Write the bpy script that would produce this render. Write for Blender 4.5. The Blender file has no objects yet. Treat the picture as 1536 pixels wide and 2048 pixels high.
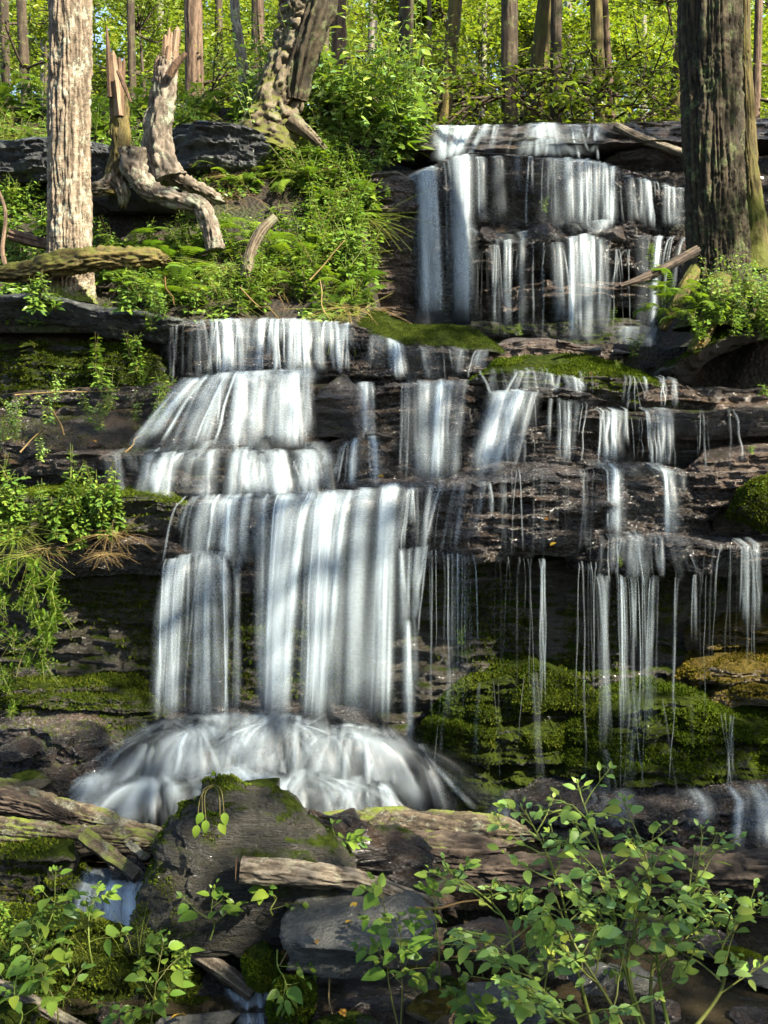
import bpy, math, random
import numpy as np
from mathutils import Vector, Matrix

# ------------------------------------------------------------------ camera, sky, sun, exposure
SC = bpy.context.scene
COL = SC.collection
F, HZ, CX = 2200.0, 850.0, 768.0        # focal length and eye level in photograph pixels
cam_d = bpy.data.cameras.new('camera')
cam = bpy.data.objects.new('camera', cam_d); COL.objects.link(cam)
cam.location = (0, 0, 0); cam.rotation_euler = (math.pi / 2, 0, 0)
cam_d.sensor_fit = 'VERTICAL'; cam_d.sensor_height = 36.0; cam_d.lens = 36.0 * F / 2048
cam_d.shift_y = (HZ - 1024) / 2048
cam_d.clip_start = 0.05; cam_d.clip_end = 1200
SC.camera = cam

SUN = np.array([0.56, -0.50, 0.66]); SUN /= np.linalg.norm(SUN)
elev = math.asin(SUN[2]); azim = math.atan2(SUN[0], SUN[1])
w = bpy.data.worlds.new('World'); SC.world = w; w.use_nodes = True
nt = w.node_tree; nt.nodes.clear()
wo = nt.nodes.new('ShaderNodeOutputWorld'); wb = nt.nodes.new('ShaderNodeBackground')
sky = nt.nodes.new('ShaderNodeTexSky'); sky.sky_type = 'NISHITA'; sky.sun_disc = False
sky.sun_elevation = elev; sky.sun_rotation = azim; sky.air_density = 1.0; sky.dust_density = 1.5
nt.links.new(sky.outputs[0], wb.inputs[0]); nt.links.new(wb.outputs[0], wo.inputs[0])
wb.inputs[1].default_value = 0.08
sun_d = bpy.data.lights.new('sun', 'SUN'); sun_d.energy = 5.0; sun_d.angle = math.radians(0.53)
sun_d.color = (1.0, 0.90, 0.74)
sun = bpy.data.objects.new('sun', sun_d); COL.objects.link(sun)
sun.rotation_euler = Vector(tuple(SUN)).to_track_quat('Z', 'Y').to_euler()
vs = SC.view_settings
vs.view_transform = 'Standard'; vs.look = 'None'; vs.exposure = 2.45; vs.gamma = 1.0; vs.use_curve_mapping = False
SC.render.engine = 'CYCLES'
cy = SC.cycles
cy.max_bounces = 5; cy.diffuse_bounces = 2; cy.glossy_bounces = 2; cy.transmission_bounces = 3
cy.transparent_max_bounces = 16; cy.caustics_reflective = False; cy.caustics_refractive = False
cy.use_denoising = True; cy.use_adaptive_sampling = True; cy.adaptive_threshold = 0.02
cy.sample_clamp_indirect = 6.0

# ------------------------------------------------------------------ helpers
def at(px, py, D):
    return np.array([(px - CX) / F * D, D, (HZ - py) / F * D])
def atv(px, py, D):
    px, py, D = np.broadcast_arrays(np.asarray(px, float), np.asarray(py, float), np.asarray(D, float))
    return np.stack([(px - CX) / F * D, D, (HZ - py) / F * D], -1)
def _h(a, b, c):
    n = (a * 374761393 + b * 668265263 + c * 1442695041) & 0xFFFFFFFF
    n = ((n ^ (n >> 13)) * 1274126177) & 0xFFFFFFFF
    n = (n ^ (n >> 16)) & 0xFFFFFF
    return n / float(0xFFFFFF)
def vn(x, y=0.0, z=0.0):
    x, y, z = np.broadcast_arrays(np.asarray(x, float), np.asarray(y, float), np.asarray(z, float))
    i, j, k = (np.floor(q).astype(np.int64) for q in (x, y, z))
    f, g, h = x - i, y - j, z - k
    f, g, h = f * f * (3 - 2 * f), g * g * (3 - 2 * g), h * h * (3 - 2 * h)
    def lx(J, K): return _h(i, J, K) * (1 - f) + _h(i + 1, J, K) * f
    a = lx(j, k) * (1 - g) + lx(j + 1, k) * g
    b = lx(j, k + 1) * (1 - g) + lx(j + 1, k + 1) * g
    return a * (1 - h) + b * h
def fbm(x, y=0.0, z=0.0, o=4):
    s = 0; a = 0.5; fr = 1.0
    for q in range(o):
        s = s + a * (vn(np.asarray(x) * fr + q * 7.3, np.asarray(y) * fr + q * 3.1, np.asarray(z) * fr + q * 5.7) - 0.5)
        a *= 0.5; fr *= 2.07
    return s * 2
def sstep(a, b, x):
    t = np.clip((np.asarray(x, float) - a) / (b - a), 0, 1); return t * t * (3 - 2 * t)

def mesh_data(name, V, Fq, mat=None, smooth=True, attrs=None, mats=None, midx=None):
    V = np.asarray(V, np.float32).reshape(-1, 3); Fq = np.asarray(Fq, np.int32)
    me = bpy.data.meshes.new(name)
    nf, k = Fq.shape
    me.vertices.add(len(V)); me.vertices.foreach_set('co', V.ravel())
    me.loops.add(nf * k); me.loops.foreach_set('vertex_index', Fq.ravel())
    me.polygons.add(nf); me.polygons.foreach_set('loop_start', np.arange(0, nf * k, k, dtype=np.int32))
    if mats:
        for m in mats: me.materials.append(M[m])
        if midx is not None: me.polygons.foreach_set('material_index', np.asarray(midx, np.int32))
    elif mat: me.materials.append(M[mat])
    me.update(calc_edges=True)
    me.polygons.foreach_set('use_smooth', np.full(nf, smooth, dtype=bool))
    for n, a in (attrs or {}).items():
        at_ = me.attributes.new(n, 'FLOAT', 'POINT'); at_.data.foreach_set('value', np.asarray(a, np.float32).ravel())
    me.validate(verbose=False)
    return me
def obj(name, me, parent=None, loc=None):
    o = bpy.data.objects.new(name, me); COL.objects.link(o)
    if parent is not None: o.parent = parent
    if loc is not None: o.location = tuple(loc)
    return o
def build(name, V, Fq, mat, parent=None, smooth=True, attrs=None, origin=None):
    V = np.asarray(V, float).reshape(-1, 3)
    if parent is not None: V = V - np.array(parent.location)
    elif origin is not None: V = V - np.asarray(origin)
    o = obj(name, mesh_data(name, V, Fq, mat, smooth, attrs), parent)
    if parent is None and origin is not None: o.location = tuple(origin)
    return o
def tag(o, label=None, cat=None, group=None, kind=None):
    if label: o['label'] = label
    if cat: o['category'] = cat
    if group: o['group'] = group
    if kind: o['kind'] = kind
    return o
def empty(name, loc, label=None, cat=None, group=None):
    o = bpy.data.objects.new(name, None); COL.objects.link(o); o.location = tuple(float(q) for q in loc)
    o.empty_display_size = 0.1
    return tag(o, label, cat, group)
def copy_tree(o, parent=None):
    c = o.copy(); COL.objects.link(c); c.parent = parent
    for ch in list(o.children): copy_tree(ch, c)
    return c
def grid_faces(n, m, closed=False):
    i = np.arange(n - 1)[:, None]; j = np.arange(m if closed else m - 1)[None, :]
    a = i * m + j; b = i * m + (j + 1) % m
    return np.stack([a, b, b + m, a + m], -1).reshape(-1, 4)
def join(parts):
    Vs, Fs, n = [], [], 0
    for V, f in parts:
        Vs.append(np.asarray(V).reshape(-1, 3)); Fs.append(np.asarray(f) + n); n += len(Vs[-1])
    return np.concatenate(Vs), np.concatenate(Fs)
def unit(v):
    v = np.asarray(v, float); return v / (np.linalg.norm(v, axis=-1, keepdims=True) + 1e-9)
def resample(P, step):
    P = np.asarray(P, float); d = np.r_[0, np.cumsum(np.linalg.norm(np.diff(P[:, :3], axis=0), axis=1))]
    n = max(4, int(d[-1] / step) + 1); s = np.linspace(0, d[-1], n)
    # smooth (Catmull-like) interpolation by cubic of the polyline
    out = np.stack([np.interp(s, d, P[:, k]) for k in range(P.shape[1])], 1)
    kk = max(1, int(0.10 / max(step, 1e-6)))
    if n > 4 * kk:
        ker = np.ones(2 * kk + 1) / (2 * kk + 1)
        pad = np.concatenate([2 * out[:1] - out[kk:0:-1], out, 2 * out[-1:] - out[-2:-kk - 2:-1]])
        out = np.stack([np.convolve(pad[:, k], ker, 'valid') for k in range(out.shape[1])], 1)
    return out, s

# ------------------------------------------------------------------ materials
M = {}
class NT:
    def __init__(s, name):
        s.m = bpy.data.materials.new(name); s.m.use_nodes = True; s.t = s.m.node_tree; s.t.nodes.clear()
        s.out = s.n('ShaderNodeOutputMaterial'); M[name] = s.m
    def n(s, kind, **kw):
        q = s.t.nodes.new(kind)
        for k, v in kw.items(): setattr(q, k, v)
        return q
    def l(s, a, b): s.t.links.new(a, b)
    def set(s, node, key, v):
        if hasattr(v, 'is_output') or isinstance(v, bpy.types.NodeSocket): s.l(v, node.inputs[key])
        else: node.inputs[key].default_value = v
    def coord(s, scale=(1, 1, 1), kind='Object'):
        if kind == 'Position': src = s.n('ShaderNodeNewGeometry').outputs['Position']
        else: src = s.n('ShaderNodeTexCoord').outputs[kind]
        m = s.n('ShaderNodeMapping'); s.l(src, m.inputs[0]); m.inputs['Scale'].default_value = scale
        return m.outputs[0]
    def noise(s, vec, scale, detail=4, rough=0.6, dist=0.0):
        q = s.n('ShaderNodeTexNoise'); s.l(vec, q.inputs['Vector'])
        q.inputs['Scale'].default_value = scale; q.inputs['Detail'].default_value = detail
        q.inputs['Roughness'].default_value = rough; q.inputs['Distortion'].default_value = dist
        return q.outputs['Fac']
    def voro(s, vec, scale, feature='F1'):
        q = s.n('ShaderNodeTexVoronoi', feature=feature); s.l(vec, q.inputs['Vector']); q.inputs['Scale'].default_value = scale
        return q.outputs['Distance']
    def ramp(s, fac, stops):
        q = s.n('ShaderNodeValToRGB'); s.l(fac, q.inputs[0]); e = q.color_ramp.elements
        while len(e) < len(stops): e.new(0.5)
        for k, (p, c) in enumerate(stops):
            e[k].position = p; e[k].color = (*c, 1) if not isinstance(c, (int, float)) else (c, c, c, 1)
        return q.outputs[0]
    def math(s, op, a, b=None, clamp=False):
        q = s.n('ShaderNodeMath', operation=op); q.use_clamp = clamp; s.set(q, 0, a)
        if b is not None: s.set(q, 1, b)
        return q.outputs[0]
    def mix(s, fac, a, b, mode='MIX'):
        q = s.n('ShaderNodeMix', data_type='RGBA', blend_type=mode); s.set(q, 0, fac)
        for idx, v in ((6, a), (7, b)):
            if isinstance(v, (tuple, list)): q.inputs[idx].default_value = (*v, 1)
            else: s.l(v, q.inputs[idx])
        return q.outputs[2]
    def bump(s, h, strength=0.5, dist=0.02, normal=None):
        q = s.n('ShaderNodeBump'); s.l(h, q.inputs['Height']); q.inputs['Strength'].default_value = strength
        q.inputs['Distance'].default_value = dist
        if normal: s.l(normal, q.inputs['Normal'])
        return q.outputs[0]
    def up(s):
        g = s.n('ShaderNodeNewGeometry'); x = s.n('ShaderNodeSeparateXYZ'); s.l(g.outputs['Normal'], x.inputs[0]); return x.outputs[2]
    def bsdf(s, color, rough=0.6, normal=None, spec=0.5, **kw):
        b = s.n('ShaderNodeBsdfPrincipled'); 
        if isinstance(color, (tuple, list)): b.inputs['Base Color'].default_value = (*color, 1)
        else: s.l(color, b.inputs['Base Color'])
        s.set(b, 'Roughness', rough); s.set(b, 'Specular IOR Level', spec)
        if normal: s.l(normal, b.inputs['Normal'])
        for k, v in kw.items(): s.set(b, k, v)
        s.l(b.outputs[0], s.out.inputs[0]); return b

def rock_mat(name, c0, c1, c2, moss=0.0, mosscol=((0.010, 0.016, 0.0025), (0.036, 0.052, 0.006)), wet=0.6, lichen=0.0, upbias=0.55):
    t = NT(name); P = t.coord(kind='Position'); Ps = t.coord((1.0, 1.0, 4.0), kind='Position')
    n1 = t.noise(Ps, 2.2, 6, 0.62, 0.4); n2 = t.noise(P, 14, 5, 0.7); n3 = t.noise(Ps, 26, 4, 0.7)
    col = t.ramp(n1, [(0.28, c0), (0.5, c1), (0.72, c2)])
    col = t.mix(t.ramp(n2, [(0.42, 0.0), (0.68, 0.7)]), col, c0)
    if lichen > 0:
        lf = t.math('MULTIPLY', t.ramp(t.noise(P, 9, 5, 0.7), [(0.55, 0.0), (0.66, 1.0)]), lichen)
        col = t.mix(lf, col, (0.26, 0.31, 0.25))
    mh = t.math('ADD', t.math('MULTIPLY', t.up(), upbias), t.noise(P, 3.1, 5, 0.65))
    mf = t.ramp(mh, [(0.98 - 0.6 * moss, 0.0), (1.12 - 0.6 * moss, 1.0)]) if moss > 0 else None
    rough = t.ramp(n3, [(0.3, 0.62 - 0.46 * wet), (0.75, 0.85 - 0.45 * wet)])
    h = t.math('ADD', t.math('MULTIPLY', n3, 0.7), t.math('ADD', t.math('MULTIPLY', n2, 0.5), t.math('MULTIPLY', t.noise(P, 48, 4, 0.75), 0.6)))
    nb = t.bump(h, 1.0, 0.06)
    if mf is not None:
        mc = t.mix(t.ramp(t.noise(P, 17, 4, 0.7), [(0.35, 0.0), (0.65, 1.0)]), mosscol[0], mosscol[1])
        col = t.mix(mf, col, mc)
        rough = t.mix(mf, rough, (0.9, 0.9, 0.9))
        nb = t.bump(t.math('MULTIPLY', t.noise(P, 120, 2, 0.8), mf), 0.6, 0.02, nb)
    b = t.bsdf(col, rough, nb, 0.5)
    if mf is not None: t.set(b, 'Specular IOR Level', t.math('SUBTRACT', 0.5, t.math('MULTIPLY', mf, 0.46)))
    cw = t.math('MULTIPLY', t.math('SUBTRACT', 1.0, mf), 0.8 * wet) if mf is not None else 0.8 * wet; t.set(b, 'Coat Weight', cw); b.inputs['Coat Roughness'].default_value = 0.10; t.l(nb, b.inputs['Coat Normal'])
rock_mat('rock_wet', (0.0045, 0.0036, 0.0028), (0.018, 0.0125, 0.008), (0.066, 0.042, 0.024), 0.0, wet=1.0)
rock_mat('rock_dark', (0.0055, 0.0042, 0.003), (0.023, 0.0155, 0.009), (0.078, 0.048, 0.026), 0.24, wet=0.85, upbias=0.34)
rock_mat('rock_moss', (0.010, 0.009, 0.006), (0.030, 0.026, 0.015), (0.055, 0.045, 0.025), 0.48, wet=0.6, upbias=0.45)
rock_mat('rock_green', (0.005, 0.005, 0.003), (0.014, 0.013, 0.007), (0.030, 0.025, 0.013), 1.02, wet=0.6, upbias=0.30)
rock_mat('rock_brown', (0.020, 0.013, 0.008), (0.060, 0.040, 0.025), (0.15, 0.105, 0.070), 0.20, wet=0.85, upbias=0.3)
rock_mat('rock_gold', (0.030, 0.020, 0.008), (0.080, 0.055, 0.020), (0.17, 0.12, 0.045), 0.55, mosscol=((0.03, 0.024, 0.006), (0.10, 0.075, 0.016)), wet=0.5)
rock_mat('rock_grey', (0.020, 0.022, 0.019), (0.055, 0.057, 0.049), (0.105, 0.103, 0.086), 0.12, wet=0.6, upbias=0.16)
rock_mat('rock_lichen', (0.010, 0.011, 0.012), (0.030, 0.033, 0.035), (0.07, 0.075, 0.078), 0.25, wet=0.6, lichen=0.5, upbias=0.3)
rock_mat('rock_boulder', (0.006, 0.0055, 0.0035), (0.021, 0.019, 0.010), (0.050, 0.043, 0.022), 0.62, wet=0.5, upbias=0.25)
rock_mat('moss_fine', (0.010, 0.014, 0.003), (0.022, 0.030, 0.005), (0.045, 0.055, 0.009), 0.95, wet=0.0, upbias=0.2)

# soil with leaf litter
t = NT('soil'); P = t.coord(kind='Position'); n1 = t.noise(P, 5, 6, 0.7); v1 = t.voro(P, 26)
c = t.ramp(n1, [(0.3, (0.005, 0.004, 0.0025)), (0.55, (0.016, 0.011, 0.006)), (0.75, (0.045, 0.028, 0.014))])
c = t.mix(t.ramp(t.noise(P, 2.0, 4), [(0.5, 0.0), (0.62, 0.6)]), c, (0.018, 0.026, 0.005))
t.bsdf(c, 0.85, t.bump(t.math('ADD', n1, v1), 0.8, 0.04), 0.3)
# stream bed
t = NT('stream_bed'); P = t.coord(kind='Position'); n1 = t.noise(P, 6, 6, 0.7); v1 = t.voro(P, 9)
c = t.ramp(n1, [(0.3, (0.012, 0.010, 0.008)), (0.55, (0.04, 0.032, 0.022)), (0.75, (0.09, 0.07, 0.045))])
t.bsdf(c, 0.4, t.bump(t.math('ADD', n1, v1), 0.8, 0.05), 0.5)

def bark_mat(name, c0, c1, c2, vscale=0.33, axis='z', lichen=0.0, lcol=(0.30, 0.34, 0.24), moss=0.0, mcol=(0.075, 0.095, 0.012), horiz=0.0, freq=24):
    t = NT(name); P = t.coord((vscale, 1, 1) if axis == 'x' else (1, 1, vscale), kind='Position'); Q = t.coord(kind='Position')
    n1 = t.noise(P, freq, 5, 0.65, 0.6); n2 = t.noise(Q, 7, 5, 0.7); n3 = t.noise(Q, 60, 3, 0.7)
    at_ = t.n('ShaderNodeAttribute', attribute_name='crack').outputs['Fac']
    f = t.math('ADD', t.math('MULTIPLY', n1, 0.85), t.math('MULTIPLY', at_, 0.30))
    col = t.ramp(f, [(0.25, c0), (0.5, c1), (0.8, c2)])
    if horiz > 0:
        H = t.coord((1, 1, 9), kind='Position'); hn = t.noise(H, 12, 3, 0.6)
        col = t.mix(t.math('MULTIPLY', t.ramp(hn, [(0.52, 0.0), (0.62, 1.0)]), horiz), col, c0)
    if lichen > 0:
        lf = t.math('MULTIPLY', t.ramp(t.math('ADD', t.math('MULTIPLY', n2, 0.7), t.math('MULTIPLY', n3, 0.3)), [(0.52, 0.0), (0.60, 1.0)]), lichen)
        col = t.mix(lf, col, lcol)
    if moss > 0:
        zn = t.n('ShaderNodeAttribute', attribute_name='low').outputs['Fac']
        mf = t.ramp(t.math('ADD', t.math('ADD', t.noise(Q, 3.3, 5, 0.7), t.math('MULTIPLY', zn, 0.35)), t.math('MULTIPLY', t.up(), 0.25)), [(0.85 - 0.4 * moss, 0.0), (1.0 - 0.4 * moss, 1.0)])
        col = t.mix(mf, col, t.mix(n3, tuple(q * 0.5 for q in mcol), tuple(q * 1.5 for q in mcol)))
    h = t.math('ADD', n1, t.math('MULTIPLY', n3, 0.5))
    t.bsdf(col, 0.85, t.bump(h, 0.8, 0.015), 0.25)
bark_mat('bark_left', (0.014, 0.010, 0.006), (0.080, 0.061, 0.040), (0.19, 0.15, 0.105), lichen=0.55, lcol=(0.30, 0.32, 0.24), moss=0.30, horiz=0.55, freq=34)
bark_mat('bark_hemlock', (0.006, 0.004, 0.003), (0.024, 0.017, 0.010), (0.060, 0.044, 0.027), lichen=0.30, lcol=(0.13, 0.15, 0.055), moss=0.30, freq=30)
bark_mat('bark_big', (0.003, 0.0025, 0.0015), (0.013, 0.010, 0.005), (0.036, 0.027, 0.014), lichen=0.55, lcol=(0.075, 0.10, 0.035), moss=0.45, mcol=(0.035, 0.042, 0.006), freq=26)
bark_mat('bark_gnarled', (0.008, 0.006, 0.004), (0.045, 0.034, 0.020), (0.13, 0.105, 0.07), lichen=0.5, lcol=(0.12, 0.145, 0.085), moss=0.5, mcol=(0.05, 0.055, 0.006), freq=18, vscale=0.5)
bark_mat('bark_mossy', (0.014, 0.011, 0.004), (0.045, 0.036, 0.012), (0.10, 0.078, 0.022), moss=0.75, mcol=(0.050, 0.055, 0.006), freq=22)
bark_mat('bark_grey', (0.018, 0.015, 0.012), (0.075, 0.066, 0.052), (0.17, 0.15, 0.12), lichen=0.5, moss=0.2, freq=20)
bark_mat('bark_brown', (0.012, 0.007, 0.004), (0.048, 0.030, 0.018), (0.125, 0.085, 0.055), moss=0.2, freq=26)
bark_mat('bark_stump', (0.018, 0.013, 0.009), (0.065, 0.053, 0.038), (0.16, 0.13, 0.10), lichen=0.7, lcol=(0.20, 0.23, 0.165), moss=0.34, mcol=(0.045, 0.055, 0.008), freq=22, vscale=0.6)
bark_mat('wood_torn', (0.022, 0.012, 0.006), (0.085, 0.052, 0.030), (0.22, 0.155, 0.10), vscale=0.05, freq=34)
bark_mat('wood_wet', (0.005, 0.004, 0.003), (0.020, 0.015, 0.011), (0.065, 0.048, 0.034), vscale=0.25, axis='x', freq=26, moss=0.2)
bark_mat('log_pale', (0.012, 0.009, 0.006), (0.025, 0.019, 0.012), (0.078, 0.060, 0.038), vscale=0.55, axis='x', moss=0.48, lichen=0.5, lcol=(0.16, 0.17, 0.13), freq=26)
bark_mat('branch_bark', (0.012, 0.009, 0.006), (0.055, 0.043, 0.029), (0.16, 0.135, 0.10), vscale=0.6, axis='x', lichen=0.55, lcol=(0.16, 0.16, 0.11), freq=24)
bark_mat('twig', (0.020, 0.014, 0.009), (0.055, 0.040, 0.026), (0.12, 0.09, 0.06), freq=20)

def leaf_mat(name, cols, trans=0.45, gloss=0.12, rough=0.35):
    t = NT(name)
    r = t.math('FRACT', t.math('ADD', t.n('ShaderNodeAttribute', attribute_name='rnd').outputs['Fac'], t.n('ShaderNodeObjectInfo').outputs['Random']))
    k = len(cols); col = t.ramp(r, [(i / max(1, k - 1), c) for i, c in enumerate(cols)])
    P = t.coord(kind='Object'); vein = t.noise(P, 90, 2, 0.5)
    col = t.mix(t.ramp(vein, [(0.35, 0.35), (0.65, 0.0)]), col, t.mix(1.0, col, (0.55, 0.55, 0.5), 'MULTIPLY'))
    d = t.n('ShaderNodeBsdfDiffuse'); t.l(col, d.inputs[0])
    tr = t.n('ShaderNodeBsdfTranslucent'); t.l(t.mix(1.0, col, (1.10, 1.15, 0.40), 'MULTIPLY'), tr.inputs[0])
    m1 = t.n('ShaderNodeMixShader'); m1.inputs[0].default_value = trans; t.l(d.outputs[0], m1.inputs[1]); t.l(tr.outputs[0], m1.inputs[2])
    g = t.n('ShaderNodeBsdfGlossy'); g.inputs['Roughness'].default_value = rough; g.inputs[0].default_value = (0.8, 0.85, 0.9, 1)
    fr = t.n('ShaderNodeLayerWeight'); fr.inputs[0].default_value = 0.35
    m2 = t.n('ShaderNodeMixShader'); t.l(t.math('MULTIPLY', fr.outputs['Fresnel'], gloss * 4, True), m2.inputs[0])
    t.l(m1.outputs[0], m2.inputs[1]); t.l(g.outputs[0], m2.inputs[2]); t.l(m2.outputs[0], t.out.inputs[0])
leaf_mat('leaf_jewel', [(0.15, 0.26, 0.065), (0.18, 0.29, 0.055), (0.22, 0.31, 0.045), (0.12, 0.235, 0.085), (0.29, 0.33, 0.045)], 0.42, 0.07, 0.4)
leaf_mat('leaf_herb', [(0.080, 0.160, 0.022), (0.110, 0.200, 0.026), (0.15, 0.225, 0.028), (0.065, 0.135, 0.028), (0.19, 0.25, 0.03)], 0.45, 0.06)
leaf_mat('leaf_fern', [(0.085, 0.165, 0.018), (0.125, 0.205, 0.022), (0.165, 0.235, 0.025)], 0.5, 0.05)
leaf_mat('leaf_grass', [(0.075, 0.115, 0.015), (0.12, 0.16, 0.02), (0.19, 0.19, 0.04), (0.085, 0.14, 0.02)], 0.4, 0.05)
leaf_mat('leaf_dry', [(0.16, 0.11, 0.045), (0.24, 0.18, 0.08), (0.10, 0.06, 0.025)], 0.25, 0.02)
leaf_mat('leaf_maple', [(0.12, 0.19, 0.016), (0.17, 0.235, 0.018), (0.24, 0.27, 0.026), (0.085, 0.145, 0.014)], 0.55, 0.04)
leaf_mat('leaf_needle', [(0.075, 0.125, 0.018), (0.115, 0.165, 0.022), (0.17, 0.20, 0.025)], 0.4, 0.04)
leaf_mat('leaf_yellow', [(0.30, 0.20, 0.02), (0.30, 0.14, 0.02), (0.20, 0.12, 0.03)], 0.3, 0.06)
leaf_mat('moss_tuft', [(0.020, 0.034, 0.004), (0.038, 0.060, 0.006), (0.065, 0.090, 0.009), (0.034, 0.036, 0.006)], 0.35, 0.0)
leaf_mat('moss_bright', [(0.040, 0.065, 0.007), (0.075, 0.110, 0.010), (0.12, 0.150, 0.014), (0.060, 0.070, 0.010)], 0.35, 0.0)
leaf_mat('moss_gold', [(0.045, 0.045, 0.008), (0.085, 0.070, 0.012), (0.13, 0.095, 0.02)], 0.35, 0.0)
leaf_mat('stem_green', [(0.085, 0.13, 0.022), (0.12, 0.15, 0.03), (0.10, 0.085, 0.03)], 0.1, 0.06)

# falling water: white, soft, thin where the strands thin out
def water_mat(name, gain, col):
    t = NT(name)
    a = t.n('ShaderNodeAttribute', attribute_name='den').outputs['Fac']
    u = t.n('ShaderNodeAttribute', attribute_name='su').outputs['Fac']; v = t.n('ShaderNodeAttribute', attribute_name='sv').outputs['Fac']
    c = t.n('ShaderNodeCombineXYZ'); t.l(u, c.inputs[0]); t.l(t.math('MULTIPLY', v, 0.05), c.inputs[1])
    s1 = t.noise(c.outputs[0], 14, 2, 0.55)
    st = t.math('MULTIPLY', t.math('SUBTRACT', s1, 0.18, True), 1.75)
    al = t.math('MULTIPLY', t.math('MULTIPLY', a, gain), st, True)
    d = t.n('ShaderNodeBsdfDiffuse'); d.inputs[0].default_value = (*col, 1)
    tl = t.n('ShaderNodeBsdfTranslucent'); tl.inputs[0].default_value = (*col, 1)
    g = t.n('ShaderNodeBsdfGlossy'); g.inputs[1].default_value = 0.35
    m1 = t.n('ShaderNodeMixShader'); m1.inputs[0].default_value = 0.45; t.l(d.outputs[0], m1.inputs[1]); t.l(tl.outputs[0], m1.inputs[2])
    m2 = t.n('ShaderNodeMixShader'); m2.inputs[0].default_value = 0.06; t.l(m1.outputs[0], m2.inputs[1]); t.l(g.outputs[0], m2.inputs[2])
    tp = t.n('ShaderNodeBsdfTransparent')
    m3 = t.n('ShaderNodeMixShader'); t.l(al, m3.inputs[0]); t.l(tp.outputs[0], m3.inputs[1]); t.l(m2.outputs[0], m3.inputs[2])
    t.l(m3.outputs[0], t.out.inputs[0])
water_mat('water_fall', 0.46, (0.68, 0.80, 0.86))
# still / running stream water
t = NT('water_pool'); P = t.coord((1, 2.2, 1), kind='Position')
n1 = t.noise(P, 7, 3, 0.6, 1.0)
t.bsdf((0.030, 0.024, 0.014), 0.06, t.bump(n1, 0.35, 0.03), 0.6, Alpha=0.85)
# ------------------------------------------------------------------ ground
def ground_z(x, y):
    x, y = np.broadcast_arrays(np.asarray(x, float), np.asarray(y, float))
    yc = y + 0.12 * fbm(x * 0.7, y * 0.7, 3.0, 3)
    zc = np.interp(yc, [-60, 0, 4, 4.95, 5.7, 6.2, 7.0, 8.5, 9.0, 9.15, 9.35, 9.75, 9.95, 12.45, 12.75, 12.95, 13.35, 13.6, 30, 60, 200],
                   [-2.2, -2.6, -2.8, -2.85, -3.4, -3.5, -3.2, -3.2, -3.0, -0.75, -0.45, -0.1, 0.72, 0.84, 2.3, 2.85, 3.1, 3.3, 3.6, 4.5, 6])
    zl = np.interp(yc, [-60, 0, 4, 4.95, 5.7, 6.2, 7.0, 8.5, 9.0, 9.2, 9.5, 9.95, 10.6, 11.5, 12.3, 13.5, 30, 60, 200],
                   [-2.0, -2.6, -2.8, -2.85, -3.3, -3.3, -3.1, -3.1, -2.8, -0.75, -0.3, 0.4, 0.9, 1.9, 2.8, 3.5, 3.7, 4.5, 6])
    zr = np.interp(yc, [-60, 0, 4, 6.2, 7.0, 8.5, 9.1, 9.3, 9.6, 10.5, 12, 13.0, 30, 60, 200],
                   [-2.0, -2.6, -3.3, -3.4, -3.2, -3.1, -2.8, -0.6, 0.75, 1.2, 1.9, 3.2, 3.8, 4.5, 6])
    a = sstep(0.15, -0.35, x) * sstep(9.0, 9.4, y)
    b = sstep(2.75, 3.3, x) * sstep(8.6, 9.2, y)
    z = zc * (1 - a) + zl * a; z = z * (1 - b) + zr * b
    out = sstep(3.4, 8, np.abs(x)) * sstep(9.5, 7, y)         # the sides of the gorge rise out of sight
    z = z + out * 2.0
    return z + 0.06 * fbm(x * 1.5, y * 1.5, 1.0, 4)
ys = np.unique(np.r_[np.linspace(-60, 2, 30), np.linspace(2, 8.4, 80), np.linspace(8.4, 14, 150), np.linspace(14, 30, 40), np.linspace(30, 220, 24)])
xs = np.unique(np.r_[np.linspace(-160, -7, 24), np.linspace(-7, 7, 180), np.linspace(7, 160, 24)])
X, Y = np.meshgrid(xs, ys)
tag(build('ground', np.stack([X, Y, ground_z(X, Y)], -1), grid_faces(len(ys), len(xs)), 'soil'), kind='structure')

# ------------------------------------------------------------------ rock ledges (one slab of bedrock each)
def strata(x, z, seed, A=1.0):
    zz = z + 0.10 * fbm(x * 0.55, seed * 1.7, 0.0, 3)
    L1 = np.floor(zz / 0.125 + 0.8 * vn(x * 0.35, 0, seed + 9.1)); L2 = np.floor(zz / 0.047 + 0.6 * vn(x * 0.8, 0, seed + 4.4))
    d = 0.150 * (vn(x * 1.5 + L1 * 3.3, L1 * 7.77, seed) - 0.5) + 0.090 * (vn(x * 4.3 + L2 * 1.3, L2 * 5.31, seed + 3) - 0.5)
    L3 = np.floor(zz / 0.019 + 0.5 * vn(x * 1.6, 0, seed + 2.2)); d = d + 0.045 * (vn(x * 7.0 + L3 * 2.1, L3 * 3.77, seed + 6) - 0.5)
    blk = np.floor(x * 3.1 + 1.7 * vn(x * 0.9, L1 * 1.37, seed))
    d = d + 0.06 * (_h(blk.astype(np.int64), L1.astype(np.int64), np.full(blk.shape, int(seed) + 5, np.int64)) - 0.5)
    return A * d
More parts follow.
